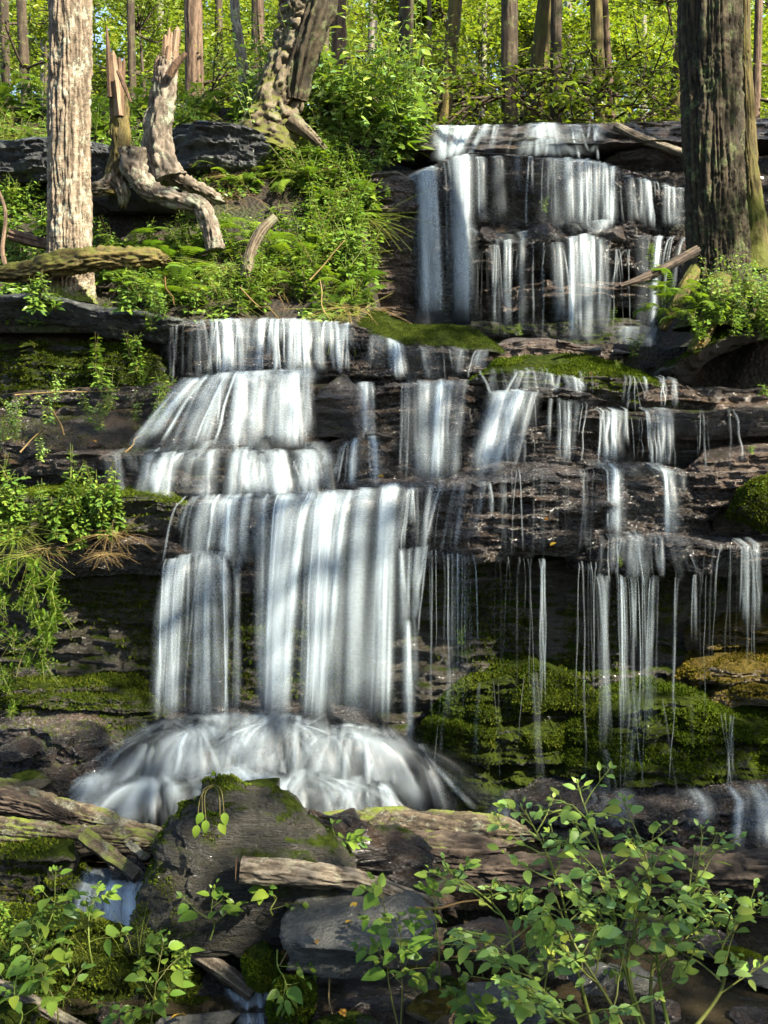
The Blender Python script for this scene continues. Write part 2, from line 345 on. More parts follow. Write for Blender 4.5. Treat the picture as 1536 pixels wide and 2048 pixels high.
def ledge_mesh(edge, thick, back=0.9, under=0.15, seed=0, tslope=0.06, res=0.012, A=1.0, rnd=0.03, lip=1.0, belly=0.0):
    edge = list(edge); sgn = 1 if seed % 2 else -1                # ledges that leave the frame run on beyond it
    if edge[-1][0] >= 1600: edge += [(1900, edge[-1][1] + 14 * sgn, edge[-1][2] - 0.05), (2250, edge[-1][1] - 10 * sgn, edge[-1][2] + 0.25)]
    if edge[0][0] <= -60: edge = [(-620, edge[0][1] + 12 * sgn, edge[0][2] + 0.2), (-320, edge[0][1] - 10 * sgn, edge[0][2] - 0.05)] + edge
    E = np.array([list(at(*e)) for e in edge])
    E, s = resample(E, res)
    n = len(E); x = E[:, 0]
    # outward direction: mostly towards -y, turned by the edge line
    T = np.gradient(E, axis=0); T[:, 2] = 0; T = unit(T)
    N = np.stack([T[:, 1], -T[:, 0], 0 * x], 1); N[N[:, 1] > 0] *= -1
    kk = max(3, int(0.25 / res)); ker = np.ones(kk) / kk
    N = np.stack([np.convolve(np.pad(N[:, k], (kk // 2, kk - 1 - kk // 2), 'edge'), ker, 'valid') for k in range(3)], 1)
    N[:, 2] = 0; N = unit(0.55 * unit(N) + 0.45 * np.array([0, -1.0, 0]))
    nf = max(6, int(thick / res)); ntp = max(8, int(min(back, 0.5) / (res * 1.6)))
    tt = np.linspace(1, 0, ntp) ** 1.7
    o = np.r_[-back * tt, [-0.0] * 0]; z = np.r_[tslope * back * tt]
    q = np.linspace(0, 1, nf + 1)[1:]
    fo = -under * q ** 1.3 + belly * np.sin(np.pi * q); fz = -thick * q
    nb = 5; bq = np.linspace(0, 1, nb + 1)[1:]
    O = np.r_[o, fo, -under - (back - under) * bq if back > under else -under - 0.1 * bq]; Z = np.r_[z, fz, [-thick] * nb]
    kind = np.r_[np.zeros(ntp), np.ones(nf), np.full(nb, 2)]
    XX = np.repeat(x[:, None], len(O), 1); ZZ = E[:, 2][:, None] + Z[None, :]
    SS = np.repeat(s[:, None], len(O), 1)
    OO = np.repeat(O[None, :], n, 0).copy()
    wface = np.where(kind == 1, 1.0, np.where(kind == 0, np.clip(1 + O / 0.12, 0, 1), 0.4))[None, :]
    rd = np.exp(-np.minimum(np.abs(Z), 9) / max(rnd, 1e-3)) * np.where(kind == 1, 1, 0) + np.where(kind == 0, np.exp(O / max(rnd, 1e-3)), 0)
    chip = lip * (0.11 * fbm(SS * 1.3, seed, 0, 3) + 0.05 * fbm(SS * 6.0, seed + 5, 0, 3))
    OO += wface * (strata(SS + seed * 3.7, ZZ, seed, A) + chip + A * (0.05 * fbm(XX * 9, ZZ * 11, seed, 4) + 0.045 * (0.25 - np.abs(fbm(XX * 6, ZZ * 14, seed + 7.7, 4))))) - rnd * 0.7 * rd[None, :]
    DZ = 0.05 * lip * fbm(SS * 1.6, OO * 1.6, seed + 2, 4) + 0.02 * fbm(SS * 7, OO * 7, seed + 1, 3) * (1 if A > 0 else 0) - rnd * 0.5 * rd[None, :]
    ZZ = ZZ + DZ
    V = E[:, None, :] * np.array([1, 1, 0]) + OO[..., None] * N[:, None, :]
    V[..., 2] = ZZ
    m = len(O); Fq = grid_faces(n, m)
    # caps
    V = V.reshape(-1, 3); caps = []
    for i, rev in ((0, False), (n - 1, True)):
        ids = i * m + np.arange(m)
        for j in range(m // 2):
            a, b, c, d = ids[j], ids[j + 1], ids[m - 2 - j], ids[m - 1 - j]
            if j + 1 >= m - 2 - j: break
            caps.append((a, b, c, d) if not rev else (d, c, b, a))
    Fq = np.concatenate([Fq, np.array(caps)]) if caps else Fq
    return V, Fq, E
LEDGE_TOPS = {}
def ledge(label, edge, thick, mat='rock_dark', name='rock_ledge', key=None, **kw):
    V, Fq, E = ledge_mesh(edge, thick, **kw)
    o = build(name, V, Fq, mat, smooth=False, origin=(E[len(E) // 2][0], E[len(E) // 2][1], E[len(E) // 2][2] - thick))
    tag(o, label, 'rock', 'rock ledges of the cliff')
    if key: LEDGE_TOPS[key] = (V, Fq)
    return o

# backing cliff walls, deep behind the ledges
def wall(edge, thick, mat, key=None, **kw):
    V, Fq, E = ledge_mesh(edge, thick, **kw)
    o = build('cliff', V, Fq, mat); tag(o, kind='structure')
    if key: LEDGE_TOPS[key] = (V, Fq)
wall([(-120, 1010, 8.95), (300, 1015, 8.92), (800, 1010, 8.9), (1200, 1010, 8.92), (1660, 1010, 8.9)], 2.25, 'rock_moss', key='wall', seed=1, back=0.4, under=-0.05, res=0.018)
wall([(-120, 800, 9.42), (300, 770, 9.4), (700, 770, 9.3), (1200, 780, 9.25), (1660, 770, 9.3)], 0.95, 'rock_dark', seed=2, back=0.4, under=0.0, res=0.018)
wall([(-160, 640, 9.95), (300, 655, 9.95), (800, 690, 9.9), (1250, 715, 9.95), (1660, 690, 9.8)], 0.85, 'rock_dark', seed=3, back=0.3, under=0.0, res=0.018)
wall([(740, 340, 12.62), (1100, 335, 12.55), (1660, 350, 12.5)], 2.05, 'rock_dark', seed=4, back=0.5, under=-0.1, res=0.02)

# lower tier
ledge('wide dark lip rock under the tall central lower falls', [(345, 1010, 8.7), (362, 1004, 8.50), (390, 1001, 8.38), (500, 1001, 8.30), (600, 997, 8.28), (700, 991, 8.30), (800, 977, 8.27), (880, 966, 8.32), (925, 965, 8.6)], 0.40, 'rock_wet', seed=11, back=0.9, under=0.22, lip=0.6)
ledge('mossy brown ledge jutting from the left edge beside the lower falls lip', [(-90, 1004, 8.55), (40, 986, 8.42), (150, 985, 8.38), (250, 989, 8.38), (345, 995, 8.42), (392, 1012, 8.62)], 0.32, 'rock_moss', seed=12, back=0.8, under=0.16, rnd=0.06, A=0.7, key='l1left')
ledge('bumpy wet black rock shelf below the mossy left ledge', [(-90, 1080, 8.62), (120, 1088, 8.46), (250, 1078, 8.40), (330, 1090, 8.37), (400, 1116, 8.40), (520, 1120, 8.48), (575, 1125, 8.70)], 0.31, 'rock_wet', seed=13, back=0.7, under=0.25, rnd=0.06)
ledge('broad bulging wet black rock face right of the lower falls', [(790, 985, 8.70), (815, 978, 8.42), (880, 964, 8.24), (960, 957, 8.18), (1060, 938, 8.22), (1150, 932, 8.30), (1225, 948, 8.45), (1255, 960, 8.7)], 0.66, 'rock_wet', seed=14, back=0.8, under=0.16, belly=0.12, rnd=0.08, A=1.2)
ledge('low wet black shelf under the right-hand step falls', [(1130, 1112, 8.6), (1160, 1098, 8.34), (1220, 1084, 8.18), (1300, 1078, 8.12), (1400, 1084, 8.12), (1480, 1092, 8.18), (1660, 1096, 8.25)], 0.25, 'rock_wet', seed=15, back=0.9, under=0.20, A=1.2)
ledge('dark stepped block behind the right-hand step falls', [(1120, 960, 8.8), (1150, 945, 8.58), (1190, 936, 8.48), (1270, 933, 8.44), (1360, 941, 8.46), (1400, 957, 8.62), (1420, 965, 8.85)], 0.62, 'rock_wet', seed=16, back=0.7, under=0.05)
ledge('brown moss covered rock at the right edge beside the step falls', [(1340, 945, 8.85), (1375, 922, 8.55), (1450, 908, 8.45), (1540, 902, 8.40), (1660, 900, 8.40)], 0.40, 'rock_brown', seed=17, back=0.7, under=0.05, rnd=0.09, belly=0.05, key='rbrown')
ledge('long flat dark ledge with a deep overhang at the right edge', [(1030, 845, 9.2), (1055, 822, 8.95), (1160, 821, 8.86), (1250, 819, 8.80), (1400, 823, 8.76), (1540, 820, 8.74), (1660, 815, 8.72)], 0.22, 'rock_dark', seed=18, back=0.8, under=0.28)
ledge('wet brown block below the small diagonal fall right of centre', [(1010, 870, 9.15), (1040, 858, 8.95), (1110, 850, 8.90), (1190, 858, 8.92), (1240, 870, 9.1)], 0.40, 'rock_wet', seed=42, back=0.5, under=0.02)
# second tier
ledge('dark ledge the second falls pour over left of centre', [(20, 925, 9.15), (70, 910, 8.92), (130, 906, 8.82), (250, 905, 8.74), (400, 907, 8.70), (520, 902, 8.66), (630, 907, 8.70), (665, 920, 8.92)], 0.40, 'rock_dark', seed=19, back=0.7, under=0.12, lip=0.6, tslope=0.10)
ledge('low wet step between the second falls and the tall lower falls', [(615, 990, 8.8), (645, 972, 8.60), (700, 966, 8.52), (760, 964, 8.50), (830, 967, 8.55), (890, 960, 8.75)], 0.16, 'rock_wet', seed=20, back=0.5, under=0.06)
ledge('sloping dark slab littered with twigs at the left edge', [(-90, 912, 8.98), (60, 900, 8.93), (160, 893, 8.92), (270, 897, 8.95), (320, 905, 9.15)], 0.14, 'rock_dark', seed=21, back=0.55, under=0.1, tslope=0.62, A=1.2, rnd=0.05, lip=1.6, key='lslab')
ledge('rounded wet rock mound beneath the left upper step of water', [(270, 880, 9.25), (310, 820, 9.10), (360, 776, 8.98), (470, 753, 8.92), (560, 750, 8.90), (620, 757, 8.92), (650, 790, 9.1)], 0.62, 'rock_wet', seed=22, back=0.6, under=-0.20, rnd=0.12, A=0.8)
ledge('rounded bare dark boulder between two falls in the centre', [(605, 800, 9.15), (622, 770, 8.98), (655, 754, 8.84), (705, 758, 8.82), (735, 772, 8.88), (750, 800, 9.1)], 0.46, 'rock_dark', seed=23, back=0.5, under=0.0, belly=0.06, rnd=0.12, A=0.6)
ledge('dark rock step behind the narrow central fall', [(715, 790, 9.2), (740, 772, 9.00), (830, 767, 8.90), (930, 762, 8.90), (960, 770, 9.1)], 0.80, 'rock_wet', seed=24, back=0.6, under=0.12)
ledge('green mossy topped ledge right of the central fall', [(925, 790, 9.2), (955, 750, 9.00), (1040, 741, 8.92), (1150, 743, 8.90), (1250, 753, 8.92), (1330, 768, 9.0), (1390, 790, 9.2)], 0.24, 'rock_moss', seed=25, back=0.55, under=0.10, tslope=0.30, key='mosstop')
ledge('thin wet stone step under the diagonal fall right of centre', [(960, 800, 9.05), (1000, 782, 8.88), (1060, 775, 8.80), (1150, 778, 8.80), (1200, 798, 8.9), (1220, 805, 9.05)], 0.11, 'rock_wet', seed=26, back=0.4, under=0.05)
ledge('dark layered block under the narrow fall in the centre', [(640, 890, 9.05), (665, 876, 8.85), (740, 868, 8.78), (800, 880, 8.82), (830, 895, 9.0)], 0.36, 'rock_wet', seed=43, back=0.4, under=0.05)
# third tier
ledge('flat ledge the topmost lower falls spill from', [(330, 660, 9.95), (365, 650, 9.70), (390, 642, 9.60), (480, 638, 9.55), (600, 640, 9.55), (700, 647, 9.55), (760, 664, 9.52), (820, 688, 9.47), (900, 692, 9.45), (985, 697, 9.50), (1015, 712, 9.75)], 0.56, 'rock_wet', seed=27, back=0.9, under=0.10, lip=0.5, tslope=0.03)
ledge('smooth olive mossy strip above the short right-hand curtain of water', [(700, 655, 9.75), (740, 660, 9.52), (800, 683, 9.44), (900, 688, 9.41), (985, 692, 9.46), (1010, 700, 9.65)], 0.045, 'moss_fine', seed=28, back=0.40, under=0.02, tslope=0.50, A=0.15, rnd=0.03, lip=0.3, key='strip')
ledge('big overhanging dark slab at the left edge above the fern wall', [(-120, 604, 9.65), (0, 592, 9.46), (100, 594, 9.40), (200, 613, 9.40), (330, 634, 9.48), (410, 648, 9.75)], 0.22, 'rock_lichen', seed=29, back=0.9, under=0.40, tslope=0.10, key='lslabtop')
ledge('green mossy wall in shade under the big left overhang', [(-120, 690, 9.72), (60, 684, 9.60), (200, 690, 9.58), (310, 700, 9.62), (345, 715, 9.85)], 0.55, 'rock_green', seed=30, back=0.5, under=-0.10, A=0.8, rnd=0.1, key='greenwall')
ledge('low reddish brown rock in the sun at the foot of the upper falls', [(945, 712, 10.1), (975, 690, 9.85), (1030, 678, 9.78), (1110, 677, 9.74), (1200, 690, 9.74), (1260, 704, 9.85), (1290, 715, 10.1)], 0.22, 'rock_brown', seed=31, back=0.6, under=0.05, tslope=0.1)
ledge('large mossy overhang sheltering a black hollow at the right edge', [(1300, 738, 9.5), (1340, 722, 9.22), (1400, 692, 9.05), (1460, 665, 8.98), (1520, 646, 8.93), (1680, 610, 8.88)], 0.15, 'rock_moss', seed=32, back=1.1, under=0.55, tslope=0.16, rnd=0.06, key='roverhang')
ledge('small wet brown broken steps under the right overhang', [(1255, 790, 9.3), (1285, 762, 9.12), (1330, 756, 9.05), (1385, 778, 9.05), (1440, 802, 9.12), (1480, 812, 9.3)], 0.22, 'rock_brown', seed=33, back=0.4, under=0.02, A=1.4)
# upper falls
ledge('curved dark lip rock of the upper falls', [(800, 372, 12.6), (825, 352, 12.35), (860, 332, 12.2), (930, 308, 12.12), (1060, 312, 12.08), (1180, 318, 12.10), (1240, 334, 12.12), (1310, 354, 12.14), (1390, 382, 12.15), (1540, 405, 12.2), (1660, 410, 12.4)], 0.36, 'rock_wet', seed=34, back=0.9, under=0.12, res=0.018, lip=0.6)
ledge('recessed black wall behind the thin upper water threads', [(880, 350, 12.6), (1000, 345, 12.42), (1200, 350, 12.40), (1400, 395, 12.40), (1660, 420, 12.5)], 1.0, 'rock_wet', seed=44, back=0.4, under=-0.05, res=0.018)
ledge('tumbled dark rocks halfway down the upper falls', [(895, 520, 12.5), (925, 478, 12.22), (975, 470, 12.06), (1040, 480, 12.00), (1090, 458, 11.97), (1140, 474, 11.95), (1220, 452, 11.98), (1300, 463, 12.02), (1400, 474, 12.06), (1540, 480, 12.2)], 0.40, 'rock_wet', seed=35, back=0.6, under=0.10, res=0.018, A=1.5, rnd=0.08)
ledge('brown layered step low in the upper falls', [(930, 600, 12.3), (985, 575, 12.12), (1100, 560, 12.02), (1250, 565, 12.02), (1360, 575, 12.06), (1500, 580, 12.2)], 0.26, 'rock_brown', seed=36, back=0.6, under=0.06, res=0.018, A=1.3)
ledge('dark wet base step at the foot of the upper falls', [(870, 660, 12.2), (930, 640, 12.0), (1080, 650, 11.85), (1250, 635, 11.8), (1400, 650, 11.85), (1540, 660, 12.0)], 0.30, 'rock_moss', seed=45, back=0.6, under=-0.15, res=0.02)
ledge('tall smooth brown rock buttress left of the upper falls', [(690, 352, 12.5), (715, 346, 12.15), (745, 340, 11.90), (790, 332, 11.78), (825, 345, 11.86), (845, 362, 12.05), (858, 372, 12.4)], 1.75, 'rock_brown', seed=37, back=0.7, under=-0.12, res=0.016, A=1.0, rnd=0.1, key='buttress')
ledge('flat dark rock rim along the very top of the upper falls', [(830, 275, 13.4), (860, 256, 13.05), (890, 250, 12.90), (1000, 249, 12.84), (1100, 244, 12.84), (1230, 242, 12.86), (1400, 236, 12.88), (1660, 228, 12.9)], 0.40, 'rock_dark', seed=38, back=1.3, under=-0.55, res=0.02, lip=0.7)
ledge('layered dark ledge with a fallen pole right of the upper lip', [(1190, 345, 12.8), (1225, 308, 12.55), (1300, 294, 12.46), (1400, 304, 12.44), (1660, 320, 12.45)], 0.36, 'rock_dark', seed=39, back=0.7, under=0.22, res=0.018)
# left bank ledges
ledge('layered dark ledge high on the left bank behind the pale trunk', [(-140, 300, 11.9), (-40, 278, 11.65), (60, 268, 11.55), (160, 272, 11.5), (230, 290, 11.55), (262, 310, 11.85)], 0.42, 'rock_lichen', seed=40, back=0.8, under=0.22, res=0.018)
ledge('blue-grey lichen spotted layered rock behind the broken snag', [(318, 262, 12.4), (345, 244, 12.1), (400, 236, 11.98), (470, 246, 11.98), (520, 262, 12.1), (545, 280, 12.4)], 0.52, 'rock_lichen', seed=41, back=0.7, under=0.18, res=0.018)
ledge('low dark rock lip roofing the hollow under the snag roots', [(150, 395, 11.5), (185, 378, 11.3), (280, 374, 11.25), (360, 380, 11.25), (430, 392, 11.5)], 0.16, 'rock_dark', seed=46, back=0.7, under=0.35, res=0.018)
# mossy foot of the cliff
ledge('mossy green hump at the foot of the cliff right of the lower falls', [(815, 1480, 8.75), (850, 1432, 8.55), (900, 1398, 8.46), (1000, 1356, 8.42), (1100, 1342, 8.42), (1180, 1374, 8.46), (1240, 1410, 8.7)], 1.10, 'rock_green', seed=51, back=0.5, under=-0.30, rnd=0.05, A=1.25, key='moss1')
ledge('broad mossy green boulder mass at the lower right', [(1090, 1480, 8.6), (1130, 1448, 8.42), (1200, 1420, 8.28), (1300, 1400, 8.20), (1400, 1408, 8.20), (1480, 1440, 8.22), (1660, 1452, 8.28)], 0.95, 'rock_green', seed=52, back=0.6, under=-0.24, rnd=0.05, A=1.25, key='moss2')
ledge('golden mossy shelf catching sun at the lower right edge', [(1310, 1375, 8.85), (1350, 1352, 8.60), (1400, 1342, 8.50), (1470, 1337, 8.45), (1660, 1342, 8.40)], 0.13, 'rock_gold', seed=53, back=0.5, under=0.05, rnd=0.05, tslope=0.18, key='gold')
ledge('small brown shelf just below the golden mossy shelf', [(1390, 1405, 8.7), (1430, 1386, 8.48), (1500, 1376, 8.40), (1660, 1380, 8.35)], 0.14, 'rock_gold', seed=54, back=0.5, under=0.05, rnd=0.05, tslope=0.15, key='gold2')
ledge('brown stepped shelf in the shade above the golden moss', [(1370, 1260, 8.95), (1410, 1248, 8.75), (1480, 1240, 8.68), (1660, 1240, 8.6)], 0.20, 'rock_gold', seed=55, back=0.4, under=0.08, rnd=0.04)
ledge('shaggy brown mossy rock at the foot of the left cliff', [(-120, 1392, 8.72), (60, 1384, 8.55), (150, 1378, 8.48), (240, 1378, 8.46), (310, 1400, 8.5), (345, 1425, 8.75)], 0.55, 'rock_moss', seed=56, back=0.5, under=-0.18, rnd=0.1, A=0.8, key='lfoot')
ledge('low wet dark rocks at the lower left edge above the log', [(-120, 1490, 8.15), (40, 1478, 7.98), (120, 1470, 7.92), (200, 1482, 7.92), (245, 1510, 8.0), (270, 1540, 8.2)], 0.50, 'rock_wet', seed=57, back=0.6, under=-0.10, A=1.6, rnd=0.04, lip=2.2, key='lrocks')
ledge('dome of wet rock the tall lower falls break upon', [(130, 1648, 8.15), (175, 1590, 8.05), (240, 1522, 8.12), (330, 1462, 8.2), (480, 1446, 8.1), (620, 1450, 8.05), (760, 1474, 8.1), (860, 1528, 8.2), (920, 1590, 8.25), (950, 1640, 8.4)], 0.80, 'rock_wet', seed=58, back=0.6, under=-0.52, rnd=0.12, A=0.9, key='dome')
ledge('low wet rocks at the water line along the lower right', [(930, 1665, 8.05), (980, 1632, 7.9), (1060, 1612, 7.82), (1220, 1606, 7.76), (1300, 1622, 7.76), (1450, 1612, 7.72), (1660, 1602, 7.7)], 0.50, 'rock_wet', seed=59, back=0.7, under=-0.12, A=1.2, rnd=0.08)

# ------------------------------------------------------------------ left bank of soil
def bank_D(px, py):
    t = np.clip((655 - np.asarray(py, float)) / 430.0, 0, 1.15)
    D = 9.75 + 3.55 * t ** 0.92
    D = D + 0.95 * np.exp(-((np.asarray(px) - 290) / 125.0) ** 4 - ((np.asarray(py) - 440) / 42.0) ** 4)   # hollow under the roots
    D = D + 0.6 * np.exp(-((np.asarray(px) - 560) / 130.0) ** 2 - ((np.asarray(py) - 430) / 40.0) ** 2)
    return D
bp, bv = np.meshgrid(np.linspace(-260, 800, 200), np.linspace(665, 215, 130))
bp = -260 + (bp + 260) / 1060 * (np.interp(bv, [300, 345], [850, 735]) + 260)
Dg = bank_D(bp, bv) + 0.22 * fbm(bp / 110, bv / 60, 7.0, 5)
Vb = atv(bp, bv, Dg)
o = build('earth_bank', Vb.reshape(-1, 3), grid_faces(130, 200), 'soil'); tag(o, kind='structure')
# ------------------------------------------------------------------ falling water: strands hanging from the lips
def lerp_edge(E, t):
    E = np.asarray([list(at(*e)) for e in E]); k = np.linspace(0, 1, len(E)); t = np.asarray(t, float); n_ = len(E) - 1
    lo, hi = np.minimum(t, 0)[..., None] * (E[1] - E[0]) * n_, np.maximum(t - 1, 0)[..., None] * (E[-1] - E[-2]) * n_
    return np.stack([np.interp(t, k, E[:, i]) for i in range(3)], -1) + lo * [1, 1, 0.3] + hi * [1, 1, 0.3]
def strands(rng, top, bot, n, wid=(0.015, 0.07), den=(0.35, 0.9), arc=0.5, jit=0.02, rows=26, clump=0.0, lead=0.22, flare=1.25, tail=0.9, head=0.9, drop=0.0):
    """n soft ribbons of water from the top edge to the bottom edge"""
    n = max(4, int(n * 0.62)); wid = (wid[0] * 1.1, wid[1] * 1.25) if wid[1] < 0.055 or wid[1] > 0.14 else (wid[0] * 1.3, wid[1] * 1.6)
    if 0.08 < wid[1] < 0.2 and rows == 26: n = max(4, int(n * 0.72))
    t0 = rng.random(n); out = rng.random(n) < 0.10; t0 = np.where(out, np.where(rng.random(n) < 0.5, -1, 1) * rng.exponential(0.05, n).clip(0, 0.14) + np.where(t0 < 0.5, 0, 1), t0)
    if clump > 0:
        c = rng.random(max(2, n // 9)); t0 = np.where(rng.random(n) < clump, c[rng.integers(0, len(c), n)] + rng.normal(0, 0.018, n), t0)
    A = lerp_edge(top, t0); B = lerp_edge(bot, t0 + rng.normal(0, jit * 1.5, n))
    B = B + rng.normal(0, 1, (n, 3)) * np.array([0.01, 0.04, 0.03])
    A = A + rng.normal(0, 1, (n, 3)) * np.array([0.0, 0.02, 0.006])
    w = rng.uniform(0, 1, n) ** 2.2 * (wid[1] * 1.5 - wid[0]) + wid[0]; dn = rng.uniform(den[0], den[1], n) * np.interp(w, [wid[0], wid[1] * 1.5], [1.15, 0.5])
    dn = dn * (0.25 + 1.3 * sstep(-0.25, 0.3, fbm(t0 * 7 + rng.random() * 50, 0.1, 0.2, 3)))
    nl = 4 if lead > 0 else 0
    s = np.linspace(0, 1, rows)
    hx = s[None, :, None] ** arc; hz = s[None, :, None]
    P = np.concatenate([A[:, None, :2] + (B - A)[:, None, :2] * hx, A[:, None, 2:] + (B - A)[:, None, 2:] * hz ** (1.0 + drop)], -1)
    if nl:
        l = np.linspace(1, 0, nl, endpoint=False)[None, :, None]
        L = A[:, None, :] + l * np.array([0, lead, 0.03]) - (1 - (1 - l) ** 2) * 0
        P = np.concatenate([L, P], 1)
    rows = P.shape[1]
    q = np.linspace(0, 1, rows)
    W = w[:, None] * (1 + (flare - 1) * q[None, :]) * (1 + 0.25 * (vn(q[None, :] * 5, np.arange(n)[:, None] * 3.3) - 0.5))
    us = np.array([-1, -0.66, -0.33, 0, 0.33, 0.66, 1.0]); bell = np.array([0, 0.22, 0.72, 1, 0.72, 0.22, 0])
    wob = 0.035 * (vn(q[None, :] * 4, np.arange(n)[:, None] * 1.7, 8.8) - 0.5) * q[None, :]
    P[..., 0] += wob
    V = P[:, :, None, :] + (W[:, :, None] * us * 0.5)[..., None] * np.array([1, 0, 0]) 
    V[..., 1] += -(1 - us ** 2) * W[:, :, None] * 0.22
    D = bell[None, None, :] * dn[:, None, None] * (1 - (1 - head) * (1 - q))[None, :, None] * (1 - (1 - tail) * q ** 2)[None, :, None]
    end = np.where(rng.random(n) < 0.35, rng.uniform(0.45, 1.0, n), 1.0)
    D = D * (0.55 + 0.9 * vn(q[None, :] * 5 + 3, np.arange(n)[:, None] * 2.3, 4.4))[:, :, None] * (1 - sstep(end[:, None] - 0.25, end[:, None] + 0.02, q[None, :]))[:, :, None]
    D = D * np.where(q < 0.03, 0.5, 1.0)[None, :, None] * (1 - sstep(0.93, 1.0, q))[None, :, None]
    seg = np.r_[0, np.cumsum(np.linalg.norm(np.diff(P.mean(0), axis=0), axis=1))]
    su = (us * 0.5 * w[:, None])[:, None, :] * 1.0 + rng.random(n)[:, None, None] * 40 + 0 * D
    sv = seg[None, :, None] + rng.random(n)[:, None, None] * 9 + 0 * D
    f = grid_faces(rows, 7)[None] + (np.arange(n) * rows * 7)[:, None, None]
    return V.reshape(-1, 3), f.reshape(-1, 4), D.ravel(), su.ravel(), sv.ravel()
def sheet(rng, top, bot, den=0.3, arc=0.5, rows=26, lead=0.22, cols=None, edge=0.28):
    wpx = np.linalg.norm(lerp_edge(top, 0.0) - lerp_edge(top, 1.0)); m = cols or max(8, int(wpx / 0.02))
    t = np.linspace(0, 1, m); A = lerp_edge(top, t); B = lerp_edge(bot, t)
    B = B + 0.05 * fbm(t[:, None] * 9, np.arange(3)[None, :] * 3.3, 2.0, 3) * np.array([0, 1, 1.0])
    s = np.linspace(0, 1, rows); hx = s[None, :, None] ** arc; hz = s[None, :, None]
    P = np.concatenate([A[:, None, :2] + (B - A)[:, None, :2] * hx, A[:, None, 2:] + (B - A)[:, None, 2:] * hz], -1)
    if lead > 0:
        l = np.linspace(1, 0, 4, endpoint=False)[None, :, None]; P = np.concatenate([A[:, None, :] + l * np.array([0, lead, 0.03]), P], 1)
    P[..., 1] += 0.05 * fbm(t[:, None] * wpx * 7, np.linspace(0, 1, P.shape[1])[None, :] * 1.0, rng.random() * 9, 3)
    rows = P.shape[1]; q = np.linspace(0, 1, rows)
    e = sstep(0, edge, t) * sstep(1, 1 - edge, t)
    gap = sstep(-0.05, 0.35, fbm(t * wpx * 4.5 + rng.random() * 50, 0.3, 0.7, 3)); e = e * (0.10 + 0.9 * gap) * 0.9
    D = den * e[:, None] * (1 - sstep(0.9, 1.0, q))[None, :] * np.ones((m, rows))
    seg = np.r_[0, np.cumsum(np.linalg.norm(np.diff(P.mean(0), axis=0), axis=1))]
    su = (t * wpx)[:, None] + 0 * D; sv = seg[None, :] + 0 * D
    return P.reshape(-1, 3), grid_faces(m, rows), D.ravel(), su.ravel() + rng.random() * 40, sv.ravel()
def waterfall(label, parts, seed):
    rng = np.random.default_rng(seed); Vs, Fs, D, U, W, n = [], [], [], [], [], 0
    for p in parts:
        k = dict(p); kind = k.pop('kind', 'strands')
        V, f, d, u, v = (strands if kind == 'strands' else sheet)(rng, **k)
        Vs.append(V); Fs.append(f + n); n += len(V); D.append(d); U.append(u); W.append(v)
    V = np.concatenate(Vs)
    o = build('waterfall', V, np.concatenate(Fs), 'water_fall', attrs={'den': np.concatenate(D), 'su': np.concatenate(U), 'sv': np.concatenate(W)}, origin=(V[:, 0].mean(), V[:, 1].mean(), V[:, 2].min()))
    return tag(o, label, None, None, 'structure')
def both(top, bot, n, sd=0.25, **kw):
    arc = kw.get('arc', 0.5); lead = kw.get('lead', 0.22)
    return [dict(kind='sheet', top=top, bot=bot, den=sd, arc=arc, lead=lead), dict(top=top, bot=bot, n=n, **kw)]
S = lambda top, bot, n, **kw: [dict(top=top, bot=bot, n=n, **kw)]

# tall lower falls
waterfall('left veil of the tall lower falls splaying over a shelf',
    both([(380, 1002, 8.32), (450, 1000, 8.27), (515, 999, 8.24)], [(352, 1122, 8.26), (440, 1114, 8.22), (512, 1122, 8.26)], 80, 0.5, wid=(0.02, 0.08))
    + both([(338, 1130, 8.30), (390, 1112, 8.24), (430, 1112, 8.22), (480, 1122, 8.26)], [(318, 1450, 8.08), (365, 1450, 8.02), (440, 1452, 7.98), (485, 1450, 8.02)], 110, 0.36, wid=(0.015, 0.085), clump=0.35, lead=0.08, jit=0.03), 101)
waterfall('middle veil of the tall lower falls',
    both([(514, 1000, 8.22), (570, 998, 8.20), (622, 996, 8.20)], [(508, 1455, 7.96), (540, 1455, 7.92), (566, 1455, 7.94)], 60, 0.36, wid=(0.015, 0.09), clump=0.4)
    + S([(560, 1000, 8.24), (640, 997, 8.22)], [(545, 1300, 8.1), (625, 1300, 8.05)], 22, wid=(0.01, 0.05), den=(0.15, 0.5), tail=0.2), 102)
waterfall('broad right veil of the tall lower falls',
    both([(626, 996, 8.20), (700, 990, 8.19), (800, 976, 8.16)], [(608, 1460, 7.90), (670, 1460, 7.88), (780, 1462, 7.95)], 120, 0.26, wid=(0.015, 0.10), clump=0.5, jit=0.02)
    + S([(626, 996, 8.19), (700, 990, 8.18)], [(608, 1460, 7.88), (650, 1460, 7.86)], 40, wid=(0.02, 0.10), den=(0.5, 0.95)), 103)
waterfall('narrow twisting rill on the right flank of the tall lower falls',
    S([(812, 985, 8.16), (840, 975, 8.14), (905, 968, 8.2)], [(798, 1105, 8.02), (838, 1100, 8.00), (850, 1090, 8.0)], 26, wid=(0.012, 0.05), arc=0.8, den=(0.3, 0.8), jit=0.06)
    + S([(795, 1100, 8.03), (855, 1090, 8.0)], [(806, 1260, 7.98), (830, 1260, 7.97)], 30, wid=(0.012, 0.05), arc=0.8, den=(0.3, 0.8), lead=0)
    + S([(806, 1240, 7.98), (832, 1240, 7.97)], [(808, 1485, 7.95), (836, 1485, 7.94)], 22, wid=(0.02, 0.06), arc=0.9, den=(0.4, 0.8), lead=0), 104)
